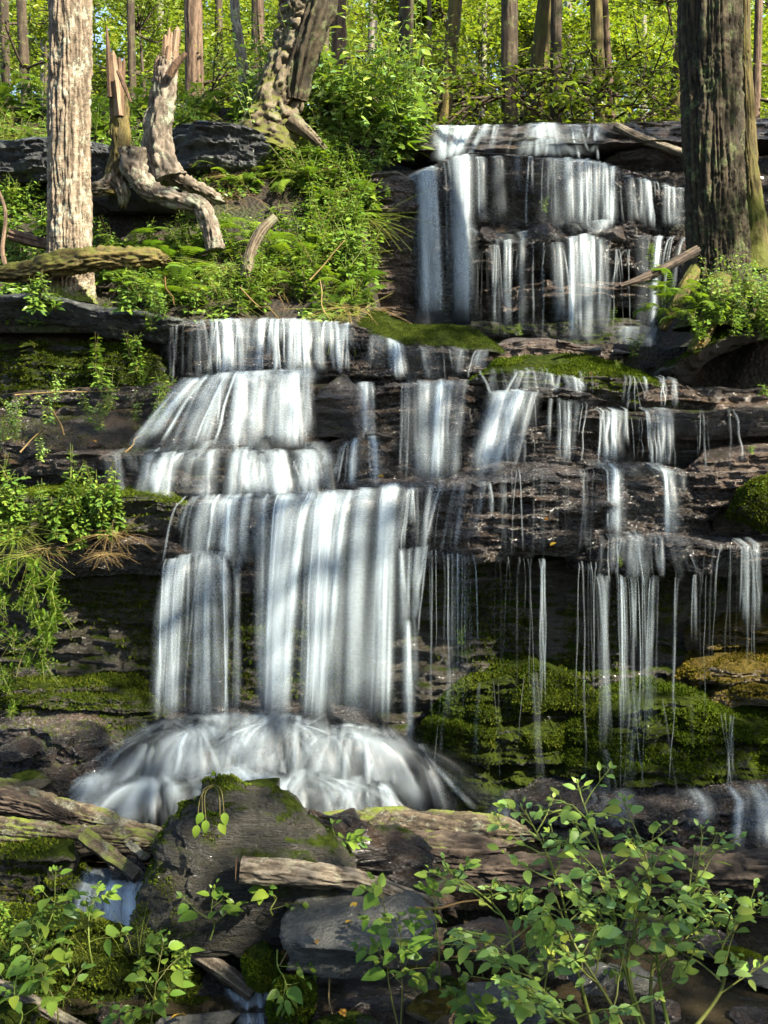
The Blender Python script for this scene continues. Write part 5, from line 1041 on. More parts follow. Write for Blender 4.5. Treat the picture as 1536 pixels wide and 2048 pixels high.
def log(pts, R, mat, label, seed, name='fallen_log', cat='log', **kw):
    pts, R = list(pts), list(R)
    if pts[-1][0] >= 1600: pts.append((2150, pts[-1][1] + 6, pts[-1][2])); R.append(R[-1] * 0.8)
    if pts[0][0] <= -100: pts.insert(0, (-420, 2 * pts[0][1] - pts[1][1], pts[0][2] + 0.1)); R.insert(0, R[0])
    V, f, c, low = bark_tube([at(*p) for p in pts], R, **kw, seed=seed)
    o = build(name, V, f, mat, origin=V.mean(0) * [1, 1, 0] + [0, 0, V[:, 2].min()], attrs={'crack': c, 'low': 0 * low}); return tag(o, label, cat)
lk = dict(seg=72, step=0.014, furrow=0.035, freq=9, zf=3.5, lump=0.42, jag=0.2)
log([(-120, 1560, 7.5), (20, 1592, 7.45), (120, 1628, 7.4), (230, 1655, 7.35), (345, 1676, 7.3)], [0.09, 0.10, 0.09, 0.075, 0.02], 'log_pale', 'weathered pale log slanting down from the left edge below the falls', 71, **lk)
log([(-120, 1660, 7.25), (60, 1668, 7.2), (180, 1680, 7.15), (300, 1690, 7.1), (350, 1698, 7.1)], [0.08, 0.09, 0.085, 0.075, 0.03], 'log_pale', 'grey log lying level behind the mossy left ledge', 72, **lk)
log([(-110, 1590, 7.3), (-10, 1600, 7.25), (90, 1622, 7.2), (150, 1640, 7.2)], [0.07, 0.07, 0.055, 0.02], 'wood_wet', 'dark split wood lying on the pale log at the left', 73, **lk)
log([(540, 1660, 7.2), (680, 1658, 7.15), (800, 1655, 7.1), (900, 1664, 7.05), (1000, 1664, 7.0), (1060, 1668, 7.0)], [0.06, 0.10, 0.115, 0.12, 0.10, 0.03], 'log_pale', 'broken pale log lying across the foot of the central falls', 74, **lk)
log([(760, 1690, 6.98), (850, 1700, 6.95), (930, 1706, 6.92), (1010, 1700, 6.9)], [0.06, 0.11, 0.12, 0.06], 'wood_wet', 'dark rotten underside wood beneath the broken pale log', 75, **lk)
log([(930, 1742, 6.85), (1100, 1745, 6.8), (1300, 1750, 6.75), (1450, 1748, 6.7), (1680, 1745, 6.6)], [0.08, 0.115, 0.13, 0.13, 0.12], 'wood_wet', 'long dark wet log behind the jewelweed', 76, **lk)
o = log([(482, 1738, 6.02), (560, 1745, 6.02), (640, 1752, 6.05), (715, 1762, 6.1), (800, 1790, 6.15), (880, 1815, 6.2)], [0.072, 0.070, 0.062, 0.05, 0.045, 0.035], 'branch_bark', 'grey barked broken branch resting on the big boulder', 77, name='fallen_branch', cat='branch', seg=56, step=0.012, furrow=0.016, freq=6, zf=6, lump=0.22)
c = at(481, 1738, 6.015); th = np.linspace(0, 2 * np.pi, 28, endpoint=False); rr_ = 0.062 * (1 + 0.08 * np.cos(3 * th))
Vc = np.concatenate([c + np.stack([-0.010 + 0.0 * th - 0.012 * q, q * rr_ * np.cos(th), q * rr_ * np.sin(th)], -1) for q in (1.0, 0.8, 0.6, 0.3, 0.05)])
build('broken_end', Vc - np.array(o.location) * 0, grid_faces(5, 28, True), 'wood_torn', o)
log([(385, 1905, 6.12), (420, 1925, 6.08), (460, 1955, 6.02), (505, 1990, 5.98)], [0.045, 0.05, 0.048, 0.04], 'branch_bark', 'short broken stick lodged across the brook', 78, name='fallen_branch', cat='branch', seg=40, step=0.012, furrow=0.014, freq=5, zf=1.5, lump=0.2)
log([(-20, 1965, 5.8), (40, 1990, 5.72), (110, 2030, 5.65), (190, 2070, 5.6)], [0.03, 0.036, 0.034, 0.03], 'branch_bark', 'thin pale branch on the ground at the bottom left', 79, name='fallen_branch', cat='branch', seg=36, step=0.012, furrow=0.008, freq=5, lump=0.15)
log([(-40, 548, 9.9), (40, 545, 9.85), (120, 530, 9.75), (200, 520, 9.7), (290, 515, 9.75), (330, 520, 9.9)], [0.06, 0.08, 0.11, 0.095, 0.09, 0.06], 'bark_mossy', 'mossy log lying across the foot of the pale left trunk', 80, seg=60, step=0.014, furrow=0.04, freq=5, zf=7, lump=0.45, jag=0.1)
log([(490, 555, 10.3), (500, 510, 10.35), (520, 465, 10.4), (550, 435, 10.45)], [0.05, 0.052, 0.05, 0.045], 'bark_gnarled', 'short leaning dead stub on the left bank', 81, name='dead_stub', cat='stump', seg=40, step=0.015, furrow=0.012, freq=5, lump=0.15)
log([(1230, 252, 12.5), (1290, 280, 12.35), (1370, 308, 12.25), (1450, 330, 12.2)], [0.05, 0.05, 0.045, 0.04], 'branch_bark', 'fallen pole resting on the ledge right of the upper falls', 82, seg=32, step=0.02, furrow=0.01, freq=5, lump=0.1)
log([(1395, 500, 9.3), (1340, 530, 9.1), (1290, 555, 8.95), (1240, 572, 8.85)], [0.035, 0.035, 0.03, 0.012], 'wood_wet', 'dark dead branch poking left from the massive right tree', 83, name='fallen_branch', cat='branch', seg=32, step=0.015, furrow=0.01, freq=5, lump=0.3)
log([(-20, 345, 10.6), (10, 420, 10.5), (5, 500, 10.3), (15, 545, 10.2)], [0.012, 0.018, 0.02, 0.025], 'bark_brown', 'thin bare stem at the left edge beside the pale trunk', 84, name='sapling', cat='sapling', seg=16, step=0.03, furrow=0.003, freq=4)
log([(20, 470, 10.5), (60, 480, 10.45), (110, 492, 10.5), (180, 500, 10.5)], [0.05, 0.055, 0.045, 0.03], 'bark_brown', 'rotting brown wood behind the foot of the pale trunk', 85, seg=36, step=0.02, furrow=0.02, freq=5, lump=0.3)
# flat split board
def board(p0, p1, wd, th_, label, seed):
    a, b = at(*p0), at(*p1); d = unit(b - a); s = unit(np.cross(d, [0, -0.6, 0.8])); u = np.cross(s, d); n = 30; L = np.linalg.norm(b - a); V = []
    sec = np.array([(-1, 1), (-0.3, 1.15), (0.3, 0.95), (1, 1), (1, -1), (0, -1), (-1, -1)], float) * [wd / 2, th_ / 2]
    for i, q in enumerate(np.linspace(0, 1, n)):
        c = a + d * L * q; k = 0.85 + 0.3 * vn(q * 6, seed)
        V.append([c + s * x * k + u * (y + 0.006 * (vn(q * 9, x * 60, seed) - 0.5)) + d * 0.03 * (vn(x * 50, y * 50, seed + i // 29) - 0.5) for x, y in sec])
    V = np.array(V).reshape(-1, 3); Fq = np.concatenate([grid_faces(n, 7, True), [[0, 1, 5, 6], [1, 2, 3, 5]], np.array([[0, 1, 5, 6], [1, 2, 3, 5]]) + (n - 1) * 7])
    o = build('split_board', V, Fq, 'log_pale', origin=(a + b) / 2 * [1, 1, 0] + [0, 0, V[:, 2].min()], smooth=False, attrs={'crack': np.tile([0.6, 0.2, 0.7, 0.5, 0.1, 0.1, 0.1], n)}); return tag(o, label, 'board')
board((165, 1668, 6.95), (275, 1752, 6.72), 0.085, 0.04, 'flat split board propped above the little cascade', 1)
board((258, 1688, 6.95), (292, 1718, 6.9), 0.05, 0.03, 'small split wood chip beside the propped board', 2)
board((745, 1660, 6.85), (775, 1628, 6.95), 0.08, 0.05, 'jagged dark wood stub standing on the broken pale log', 3)
# dry twigs and sticks
TW = [((40, 905, 8.8), (90, 855, 9.0), 'upright dry twig on the sloping left slab'), ((250, 905, 8.75), (285, 870, 8.9), 'dry twig lying near the lip of the sloping left slab'), ((128, 870, 8.95), (112, 812, 9.0), 'bent dry grass stalk on the sloping left slab'),
      ((30, 790, 9.3), (240, 780, 9.3), 'long yellow stalk lying under the mossy left wall'), ((615, 1770, 6.2), (560, 1930, 5.85), 'pale dry stick leaning by the flat grey slab'),
      ((330, 555, 9.8), (348, 610, 9.6), 'pale dry stick standing on the left bank'), ((480, 575, 9.9), (560, 640, 9.6), 'thin dark stick slanting to the lip of the top ledge'),
      ((620, 560, 10.0), (690, 480, 10.1), 'arching dry stem among the left bank grasses'), ((660, 640, 9.8), (640, 560, 9.9), 'short dry stem at the foot of the left bank'), ((880, 1900, 5.4), (960, 1905, 5.5), 'dark wet twig below the grey branch'),
      ((830, 1815, 5.9), (960, 1800, 5.9), 'straight brown twig right of the flat grey slab'), ((655, 1905, 5.7), (665, 2030, 5.6), 'thin dead stalk hanging by the flat grey slab')]
for q, (a, b, lab) in enumerate(TW):
    rg = np.random.default_rng(q); A_, B_ = at(*a), at(*b); P = spline([A_, A_ * 0.6 + B_ * 0.4 + rg.normal(0, 0.02, 3), A_ * 0.3 + B_ * 0.7 + rg.normal(0, 0.02, 3), B_], 14)
    V, f = tube(P, np.linspace(0.008, 0.004, 14), 6); o = build('dry_twig', V, f, 'leaf_dry', origin=A_); tag(o, lab, 'twig')
# ------------------------------------------------------------------ moss tufts as fine geometry on the mossy stones
def surf_points(rng, VF, n, upmin=0.15, cond=None):
    V, Fq = VF; V = np.asarray(V); tri = V[Fq]; c = tri.mean(1); nn = np.cross(tri[:, 2] - tri[:, 0], tri[:, 3] - tri[:, 1]); a = np.linalg.norm(nn, axis=1) + 1e-12; nn = nn / a[:, None]
    ok = (np.abs(nn[:, 2]) > -1) & (nn[:, 2] * 1.0 > upmin); ok |= (nn[:, 1] < -0.2) & (upmin < 0)
    if cond is not None: ok &= cond(c)
    p = a * ok
    if p.sum() <= 0: return None
    i = rng.choice(len(c), n, p=p / p.sum()); u, v = rng.random(n)[:, None], rng.random(n)[:, None]
    P = tri[i, 0] * (1 - u) * (1 - v) + tri[i, 1] * u * (1 - v) + tri[i, 2] * u * v + tri[i, 3] * (1 - u) * v
    return P, nn[i]
TUFT = (np.array([[-0.35, 0, 0], [0.35, 0, 0], [0.1, 1, 0.1], [-0.1, 1, 0.1]], float), np.array([[0, 1, 2, 3]]))
def moss(key, n, size, mat, label, upmin=0.1, cond=None, seed=1, name='moss'):
    rng = np.random.default_rng(seed); r = surf_points(rng, LEDGE_TOPS[key], n * 2, upmin, cond)
    if r is None: return
    P, N = r
    k = fbm(P[:, 0] * 4, P[:, 1] * 4, P[:, 2] * 4 + seed, 4) > (-0.16 if seed > 2 else -0.10); P, N = P[k][:n], N[k][:n]; m = len(P)
    V, f, kk = place(TUFT, P - N * 0.004, N + rng.normal(0, 0.45, (m, 3)), rng.normal(0, 1, (m, 3)), rng.uniform(0.5, 1.4, m) * size)
    rn = np.clip(0.45 * rng.random(m) + 0.55 * (0.5 + 1.1 * fbm(P[:, 0] * 2.6, P[:, 1] * 2.6, P[:, 2] * 2.6, 3)), 0, 0.98)
    tag(build(name, V, f, mat, smooth=False, attrs={'rnd': np.repeat(rn, kk)}), label, None, None, 'stuff')
moss('moss1', 24000, 0.022, 'moss_tuft', 'green moss clothing the hump right of the lower falls', -0.2, lambda c: c[:, 2] + 0.25 * fbm(c[:, 0] * 3, c[:, 2] * 3, 0.5, 3) > -2.45, 1)
moss('moss2', 46000, 0.022, 'moss_tuft', 'green moss clothing the broad boulder mass at lower right', -0.2, lambda c: c[:, 2] + 0.25 * fbm(c[:, 0] * 3, c[:, 2] * 3, 0.5, 3) > -2.50, 2)
moss('strip', 9000, 0.010, 'moss_tuft', 'short olive moss on the strip above the right-hand curtain', 0.3, None, 19)
moss('lslab', 6000, 0.014, 'moss_tuft', 'moss film on the sloping left slab', 0.2, None, 20)
moss('lrocks', 4000, 0.016, 'moss_tuft', 'moss on the low rocks at the lower left', 0.4, None, 21)
moss('buttress', 5000, 0.016, 'moss_tuft', 'moss patches on the brown buttress', -0.5, lambda c: fbm(c[:, 0] * 2, c[:, 2] * 2, 3, 3) > 0.1, 22)
moss('st30', 7000, 0.02, 'moss_tuft', 'moss on the dark boulder at the right edge', -0.2, None, 18)
moss('gold', 20000, 0.020, 'moss_gold', 'golden moss on the sunny shelf at lower right', 0.0, None, 3)
moss('gold2', 16000, 0.020, 'moss_gold', 'golden moss on the small lower shelf at right', 0.0, None, 4)
moss('wall', 34000, 0.026, 'moss_tuft', 'olive moss patches on the shaded recess wall', -0.5, lambda c: (fbm(c[:, 0] * 1.3, c[:, 2] * 1.3, 5, 3) > 0.0) & (c[:, 2] > -2.3) & (c[:, 2] < -1.1), 5)
moss('lfoot', 15000, 0.022, 'moss_tuft', 'brownish moss on the rock at the foot of the left cliff', 0.2, None, 6)
moss('l1left', 16000, 0.020, 'moss_tuft', 'moss along the top of the left lower ledge', 0.3, None, 7)
moss('greenwall', 22000, 0.024, 'moss_tuft', 'moss on the wall under the big left overhang', -0.2, None, 8)
moss('mosstop', 9000, 0.018, 'moss_tuft', 'moss on the ledge right of the central fall', 0.5, None, 9)
moss('roverhang', 16000, 0.020, 'moss_tuft', 'moss on the sloping right overhang', 0.5, None, 10)
moss('mbank', 44000, 0.018, 'moss_bright', 'deep moss on the streamside bank in the lower left corner', -0.2, None, 11)
moss('boulder', 9000, 0.014, 'moss_bright', 'thin moss along the rim and dark face of the big boulder', 0.0, lambda c: (c[:, 2] > -2.08) | ((c[:, 0] > -1.02) & (c[:, 0] < -0.55) & (c[:, 2] > -2.8) & (fbm(c[:, 0] * 3, c[:, 2] * 3, 1, 3) > 0.0)) | (c[:, 0] < -1.15), 12)
moss('lfore', 7000, 0.022, 'moss_bright', 'thick bright moss on the flat foreground ledge at left', 0.5, None, 13)
moss('st6', 5000, 0.016, 'moss_bright', 'moss on the green lump beside the grey slab', -0.1, None, 14)
moss('st7', 6000, 0.016, 'moss_bright', 'moss on the damp boulder right of the twin spouts', 0.0, None, 15)
moss('st13', 3000, 0.016, 'moss_bright', 'bright moss cushion left of the jewelweed', -0.2, None, 16)
moss('st18', 2500, 0.016, 'moss_bright', 'bright moss cap on the dark stone at right', 0.4, None, 17)

# ------------------------------------------------------------------ plants
JLEAF = [mesh_data('jewelweed_leaf', *leaf_template(9, w_, 0.10, d_, 0.13, 0.42), 'leaf_jewel', attrs={'rnd': np.zeros(33)}) for w_, d_ in ((0.52, 0.12), (0.62, 0.25), (0.44, -0.05), (0.55, 0.40), (0.5, 0.2), (0.68, 0.1))]
HLEAF = [mesh_data('herb_leaf', *leaf_template(9, w_, 0.12, d_, 0.10, 0.38), 'leaf_herb', attrs={'rnd': np.zeros(33)}) for w_, d_ in ((0.58, 0.15), (0.66, 0.25), (0.5, 0.35))]
def leaf_obj(me, root, pos, fwd, nrm, size):
    f = unit(fwd); s = unit(np.cross(f, nrm)); u = np.cross(s, f)
    o = bpy.data.objects.new('leaf', me); COL.objects.link(o); o.parent = root
    L = np.asarray(pos) - np.array(root.location)
    Mx = Matrix(((s[0] * size, f[0] * size, u[0] * size, L[0]), (s[1] * size, f[1] * size, u[1] * size, L[1]), (s[2] * size, f[2] * size, u[2] * size, L[2]), (0, 0, 0, 1)))
    o.matrix_local = Mx
    return o
def jewelweed(base, tip, nb, label, seed, lsize=0.085, blen=0.34, leafset=None, r0=0.011, name='jewelweed', lo=0.33, cat='plant', group=None, dens=1.0, bow=0.06):
    rg = np.random.default_rng(seed); leafset = leafset or JLEAF; A, B = at(*base), at(*tip); root = empty(name, A, label, cat, group)
    P = spline([A, A * 0.66 + B * 0.34 + rg.normal(0, bow, 3) * [1, 1, 0], A * 0.3 + B * 0.7 + rg.normal(0, bow, 3) * [1, 1, 0], B], 30)
    parts = [tube(P, np.linspace(r0, r0 * 0.25, 30), 6)]
    def twig(p0, d, L, r, sz, nl):
        pts = [p0]; dd = unit(d)
        for j in range(7):
            dd = unit(dd + rg.normal(0, 0.12, 3) + [0, 0, 0.03 - 0.05 * j / 7]); pts.append(pts[-1] + dd * L / 7)
        pts = np.array(pts); parts.append(tube(pts, np.linspace(r, r * 0.4, 8), 5))
        for q in range(nl):
            t = 0.25 + 0.75 * (q + 0.5) / nl; k = t * 7; i = min(6, int(k)); p = pts[i] + (pts[i + 1] - pts[i]) * (k - i)
            side = unit(np.cross(dd, [0, 0, 1])) * (1 if q % 2 else -1) * rg.uniform(0.5, 1.2)
            f = unit(dd * rg.uniform(0.4, 1.0) + side + rg.normal(0, 0.25, 3) + [0, -0.15, -0.25]); pl = 0.03 * rg.uniform(0.5, 1.4)
            e = p + (f + [0, 0, 0.3]) * pl; parts.append(tube([p, (p + e) / 2 + [0, 0, 0.003], e], [r * 0.3] * 3, 4, False))
            s = sz * rg.uniform(0.45, 1.45) * (1.15 - 0.6 * t)
            leaf_obj(leafset[rg.integers(len(leafset))], root, e, f, np.array([0, -0.45, 1.0]) + rg.normal(0, 0.35, 3), s)
        for q in range(4):                                           # young leaves at the tip
            f = unit(dd + rg.normal(0, 0.6, 3)); leaf_obj(leafset[0], root, pts[-1], f, np.array([0, -0.4, 1.0]) + rg.normal(0, 0.3, 3), sz * rg.uniform(0.2, 0.45))
    for q in range(nb):
        t = lo + (0.97 - lo) * (q + rg.random() * 0.5) / nb; i = int(t * 28); p = P[i]; ax = unit(P[i + 1] - P[i]); a = q * 2.4 + rg.normal(0, 0.4)
        d = np.array([math.cos(a), math.sin(a) * 0.75, 0.0]) + ax * rg.uniform(0.35, 0.9)
        twig(p, d, blen * (1.15 - 0.75 * t) * rg.uniform(0.7, 1.25) * 1.3, r0 * 0.42, lsize, max(3, int(round((8 - 4.0 * t) * dens))))
    twig(P[-3], P[-1] - P[-6], 0.07, r0 * 0.3, lsize * 0.6, 4)
    V, f = join(parts); build('stem', V, f, 'stem_green', root, attrs={'rnd': np.full(len(V), rg.random())})
    return root
G = 'jewelweed in the right foreground'
JW = [((1170, 2085, 4.95), (885, 1735, 5.05), 10, 'jewelweed stem leaning farthest left in the foreground clump', 1), ((1195, 2090, 5.0), (1050, 1620, 5.1), 12, 'jewelweed rising in front of the pale log end', 2),
      ((1290, 2090, 5.0), (1155, 1572, 5.12), 13, 'tallest jewelweed in the foreground, its tip against the dark rocks', 3), ((1300, 2090, 4.92), (1250, 1610, 5.05), 12, 'jewelweed just right of the tallest one', 4),
      ((1310, 2085, 5.1), (1405, 1670, 5.25), 11, 'jewelweed arching right in front of the long wet log', 5), ((1360, 2090, 4.95), (1520, 1800, 5.1), 10, 'jewelweed reaching out to the right edge', 6),
      ((1240, 2100, 4.75), (930, 1860, 4.85), 10, 'low jewelweed spreading left over the grey boulder', 7), ((1215, 2105, 4.6), (1010, 1975, 4.6), 8, 'lowest jewelweed along the bottom edge', 8),
      ((1345, 2090, 5.05), (1350, 1790, 5.1), 10, 'upright jewelweed in front of the bluish stones', 9), ((1260, 2090, 4.85), (1110, 1790, 4.9), 10, 'dense jewelweed in the middle of the foreground clump', 10)]
for a, b, nb, lab, sd in JW: jewelweed(a, b, nb + 1, lab, 900 + sd, group=G, lsize=0.082, dens=1.15)
HW = [((880, 2005, 5.35), (868, 1760, 5.35), 5, 'slender herb with a bare reddish stalk right of the grey slab', 1), ((800, 2070, 5.25), (760, 1765, 5.3), 8, 'drooping leaved herb in front of the grey slab', 2), ((800, 2070, 5.2), (800, 1860, 5.15), 8, 'bushy drooping herb at the right corner of the grey slab', 3),
      ((70, 1985, 5.7), (110, 1760, 5.85), 6, 'tall herb with toothed leaves at the far left foreground', 4), ((185, 1930, 5.75), (190, 1790, 5.8), 6, 'broad leaved herb in front of the little cascade', 5),       ((300, 2070, 5.4), (325, 1895, 5.5), 8, 'leafy herb at the bottom left between moss and branch', 7), ((20, 2080, 5.4), (35, 1945, 5.5), 6, 'herb with broad leaves in the bottom left corner', 8), ((115, 2060, 5.5), (90, 1900, 5.6), 6, 'thin herb among the mosses at the lower left', 9),
      ((270, 2070, 5.35), (275, 2015, 5.35), 5, 'small bluish rosette herb at the bottom left', 10), ((555, 1900, 5.8), (575, 1990, 5.6), 4, 'trailing herb hanging over the mossy lump by the spouts', 11), ((420, 1880, 6.0), (425, 1800, 6.0), 4, 'small herb left of the tilted black slab', 12),
      ((545, 1830, 6.0), (540, 1785, 6.0), 3, 'tiny sprig in front of the tilted black slab', 13), ((668, 1720, 6.4), (672, 1692, 6.4), 4, 'tiny bright sprig on the dark rock ridge', 14), ((960, 2080, 5.0), (930, 1990, 5.0), 6, 'pale young herb on the lichen crusted rock', 16)]
for a, b, nb, lab, sd in HW: jewelweed(a, b, nb, lab, 950 + sd, lsize=0.10, blen=0.18, leafset=HLEAF, r0=0.0055, name='herb', lo=0.35, group='herbs on the foreground stones', dens=0.65, bow=0.02)
# sprig drooping from the top of the big boulder
root = empty('creeping_sprig', at(428, 1570, 6.1), 'green sprig with drooping round leaves on the big boulder', 'plant'); rg = np.random.default_rng(4); parts = []
for ex, ey in ((395, 1650), (412, 1640), (440, 1645), (448, 1625), (405, 1625), (427, 1552)):
    a, b = at(428, 1570, 6.1), at(ex, ey, 5.92); m_ = (a + b) / 2 + [0.02 * np.sign(ex - 420), -0.05, 0.06]; parts.append(tube(spline([a, m_, b], 10), np.linspace(0.004, 0.002, 10), 5))
    leaf_obj(HLEAF[1], root, b, np.array([rg.normal(0, 0.3), -0.3, -1.0 if ey > 1570 else 1.0]), (0.1, -1, 0.3), 0.07 if ey > 1570 else 0.035)
V, f = join(parts); build('stem', V, f, 'stem_green', root, attrs={'rnd': np.zeros(len(V))})

# --- prototypes for the banks, copied many times
def proto_herb(seed, h=0.45, whorls=7, lsize=0.06, mat='leaf_herb', lean=0.45, tmpl=LEAF4, br=5):
    rg = np.random.default_rng(seed); st = []; LP, LF, LN, LS = [], [], [], []
    for b in range(br):
        a = rg.uniform(0, 6.28); ln = lean * rg.uniform(0.3, 1.3); H = h * rg.uniform(0.6, 1.0)
        P = spline([[0, 0, 0], [math.cos(a) * ln * H * 0.3, math.sin(a) * ln * H * 0.3, H * 0.5], [math.cos(a) * ln * H, math.sin(a) * ln * H, H]], 12); st.append(tube(P, np.linspace(0.005, 0.0018, 12), 4, False))
        for q in range(whorls):
            t = 0.25 + 0.75 * q / whorls; p = P[min(11, int(t * 11))]; az = q * 1.6 + rg.normal(0, 0.4)
            for e in range(3):
                z = az + e * 2.1; f = np.array([math.cos(z), math.sin(z), rg.uniform(-0.5, 0.3)]); LP.append(p + f * 0.02); LF.append(f); LN.append(np.array([0, -0.3, 1]) + rg.normal(0, 0.3, 3)); LS.append(lsize * rg.uniform(0.6, 1.3) * (1.2 - 0.6 * t))
    V, f = join(st); mst = mesh_data('stem', V, f, 'stem_green', attrs={'rnd': np.full(len(V), 0.3)})
    V, f, k = place(tmpl, LP, np.array(LF), np.array(LN), LS); mfo = mesh_data('foliage', V, f, mat, attrs={'rnd': rnd_attr(rg, len(LP), k)})
    return ('herb', mst, mfo)
def proto_fern(seed, L=0.5):
    rg = np.random.default_rng(seed); n = 16; P = spline([[0, 0, 0], [0, L * 0.4, L * 0.35], [0, L * 0.8, L * 0.38], [0, L, L * 0.22]], n + 4); LP, LF, LN, LS = [], [], [], []
    for i in range(3, n + 3):
        for s in (-1, 1): LP.append(P[i]); LF.append([s, 0.35, -0.1]); LN.append([0, -0.1, 1]); LS.append(L * 0.30 * math.sin(math.pi * (0.12 + 0.86 * (1 - i / (n + 4)) ** 0.8)) * rg.uniform(0.85, 1.1))
    tm = leaf_template(6, 0.26, 0.05, 0.15, 0.35, 0.3); V, f, k = place(tm, LP, np.array(LF), np.array(LN), LS); V2, f2 = tube(P, np.linspace(0.004, 0.001, len(P)), 4, False)
    V, f = join([(V, f), (V2, f2)])
    return mesh_data('frond', V, f, 'leaf_fern', attrs={'rnd': np.full(len(V), rg.random() * 0.6)})
def proto_grass(seed, n=70, L=0.35, mat='leaf_grass', hang=0.0, spread=0.09):
    rg = np.random.default_rng(seed); a = rg.uniform(0, 6.28, n); r = np.abs(rg.normal(0, 0.5, n)); f = np.stack([np.cos(a) * r, np.sin(a) * r - hang * 0.8, np.ones(n) * (1 - hang * 0.7)], -1)
    p = np.c_[rg.normal(0, spread, (n, 2)), np.zeros(n)]
    tm = leaf_template(4, 0.016, 0.0, 0.75 + hang * 0.8, 0, 0.3); nr = -f * [1, 1, 0] + [0, 0, 1.0]
    nr = np.where(np.abs(nr).sum(1, keepdims=True) < 0.1, [[1, 0, 0]], np.stack([-np.cos(a), -np.sin(a), np.full(n, 0.6)], -1))
    V, fq, k = place(tm, p, f, nr, rg.uniform(0.5, 1.1, n) * L); return mesh_data('blades', V, fq, mat, attrs={'rnd': rnd_attr(rg, n, k)})
HERBS = [proto_herb(s, h, w_, l) for s, h, w_, l in ((1, 0.35, 4, 0.085), (2, 0.5, 5, 0.095), (3, 0.3, 3, 0.115), (4, 0.6, 6, 0.08), (5, 0.4, 4, 0.10))]
BLUEH = [proto_herb(s, h, w_, l, mat='leaf_jewel', br=4) for s, h, w_, l in ((11, 0.8, 9, 0.085), (12, 0.65, 8, 0.09), (13, 0.95, 10, 0.08))]
FROND = [proto_fern(s, L) for s, L in ((1, 0.42), (2, 0.5), (3, 0.36))]
GRASS = [proto_grass(s, 60, L) for s, L in ((1, 0.22), (2, 0.30), (3, 0.18))]
HANG = [proto_grass(s, 60, L, m_, 0.9, 0.07) for s, L, m_ in ((4, 0.26, 'leaf_grass'), (5, 0.22, 'leaf_dry'), (6, 0.32, 'leaf_grass'))]
def put_herb(loc, protos, rg, scale, label, group, name='leafy_herb', tilt=None):
    nm, mst, mfo = protos[rg.integers(len(protos))]; e = empty(name, loc, label, 'plant', group); obj('stem', mst, e); fo = obj('foliage', mfo, e); fo['kind'] = 'stuff'
    e.rotation_euler = (tilt if tilt is not None else rg.normal(0, 0.15), rg.normal(0, 0.15), rg.uniform(0, 6.28) if tilt is None else rg.normal(0, 0.5)); s = scale * rg.uniform(0.75, 1.25); e.scale = (s, s, s); return e
def put_fern(loc, rg, scale, label, group):
    e = empty('fern', loc, label, 'fern', group)
    for q in range(rg.integers(6, 9)):
        o = obj('frond', FROND[rg.integers(3)], e); o.rotation_euler = (rg.normal(0.05, 0.2), rg.normal(0, 0.12), q * 0.9 + rg.normal(0, 0.25)); s = rg.uniform(0.75, 1.15); o.scale = (s, s, s)
    s = scale * rg.uniform(0.8, 1.2); e.scale = (s, s, s); e.rotation_euler = (0.25, 0, rg.uniform(0, 6.28)); return e
def put_grass(loc, rg, scale, label, group, hang=False):
    o = obj('grass_tuft', (HANG if hang else GRASS)[rg.integers(3)]); o.location = tuple(loc); o.rotation_euler = (0, 0, rg.normal(0, 0.5) if hang else rg.uniform(0, 6.28)); s = scale * rg.uniform(0.75, 1.3); o.scale = (s, s, s); return tag(o, label, 'grass', group)
rg = np.random.default_rng(42)
def bank_pt(px, py): 
    D = float(bank_D(px, py) + 0.22 * fbm(px / 110, py / 60, 7.0, 5)); p = at(px, py, D - 0.03); return p
MARKS = [(140, 300, 'beside the pale left trunk'), (330, 200, 'close to the broken snag'), (430, 440, 'where the arched root meets the ground'), (545, 230, 'under the gnarled old tree'), (520, 490, 'by the short leaning stub'), (180, 530, 'by the mossy log'), (700, 240, 'near the reddish brown trunk'),
         (820, 280, 'at the edge of the upper falls'), (760, 400, 'beside the brown buttress'), (640, 420, 'above the dark hollow'), (620, 560, 'among the arching dry stems'), (360, 600, 'near the left end of the top ledge'), (500, 620, 'right above the wide curtain'), (700, 620, 'above the olive strip'), (30, 430, 'by the thin bare stem'), (20, 240, 'at the left edge'), (240, 250, 'between trunk and snag'), (420, 280, 'by the lichen spotted rock'), (600, 320, 'below the roots of the gnarled tree')]
def near_mark(x, y): return min(MARKS, key=lambda m: (m[0] - x) ** 2 + (m[1] - y) ** 2)[2]
def region(n, x0, x1, y0, y1, fn):
    for i in range(n):
        x, y = rg.uniform(x0, x1), rg.uniform(y0, y1)
        if (180 < x < 415 and 385 < y < 485) or (480 < x < 620 and 395 < y < 455): continue       # the dark hollows stay bare
        fn(x, y)
# bushy upper part of the left bank
region(46, 480, 850, 225, 345, lambda x, y: put_herb(bank_pt(x, y), BLUEH if rg.random() < 0.55 else HERBS, rg, 1.55 if y < 280 else 1.15, 'bluish green leafy stalks on the left bank ' + near_mark(x, y), 'bushy stalks at the top of the left bank', 'leafy_stalk'))
region(44, 480, 740, 300, 470, lambda x, y: put_herb(bank_pt(x, y), HERBS, rg, 0.9, 'small leafy plant on the left bank ' + near_mark(x, y), 'plants on the left bank'))
region(80, 200, 740, 480, 645, lambda x, y: put_herb(bank_pt(x, y), HERBS, rg, 0.8, 'small leafy plant on the left bank ' + near_mark(x, y), 'plants on the left bank'))
region(36, -40, 480, 215, 330, lambda x, y: put_herb(bank_pt(x, y), HERBS, rg, 1.1, 'leafy plant on the left bank ' + near_mark(x, y), 'plants high on the left bank'))
region(22, -40, 110, 330, 560, lambda x, y: put_herb(bank_pt(x, y), HERBS, rg, 0.9, 'leafy plant on the left bank ' + near_mark(x, y), 'plants high on the left bank'))
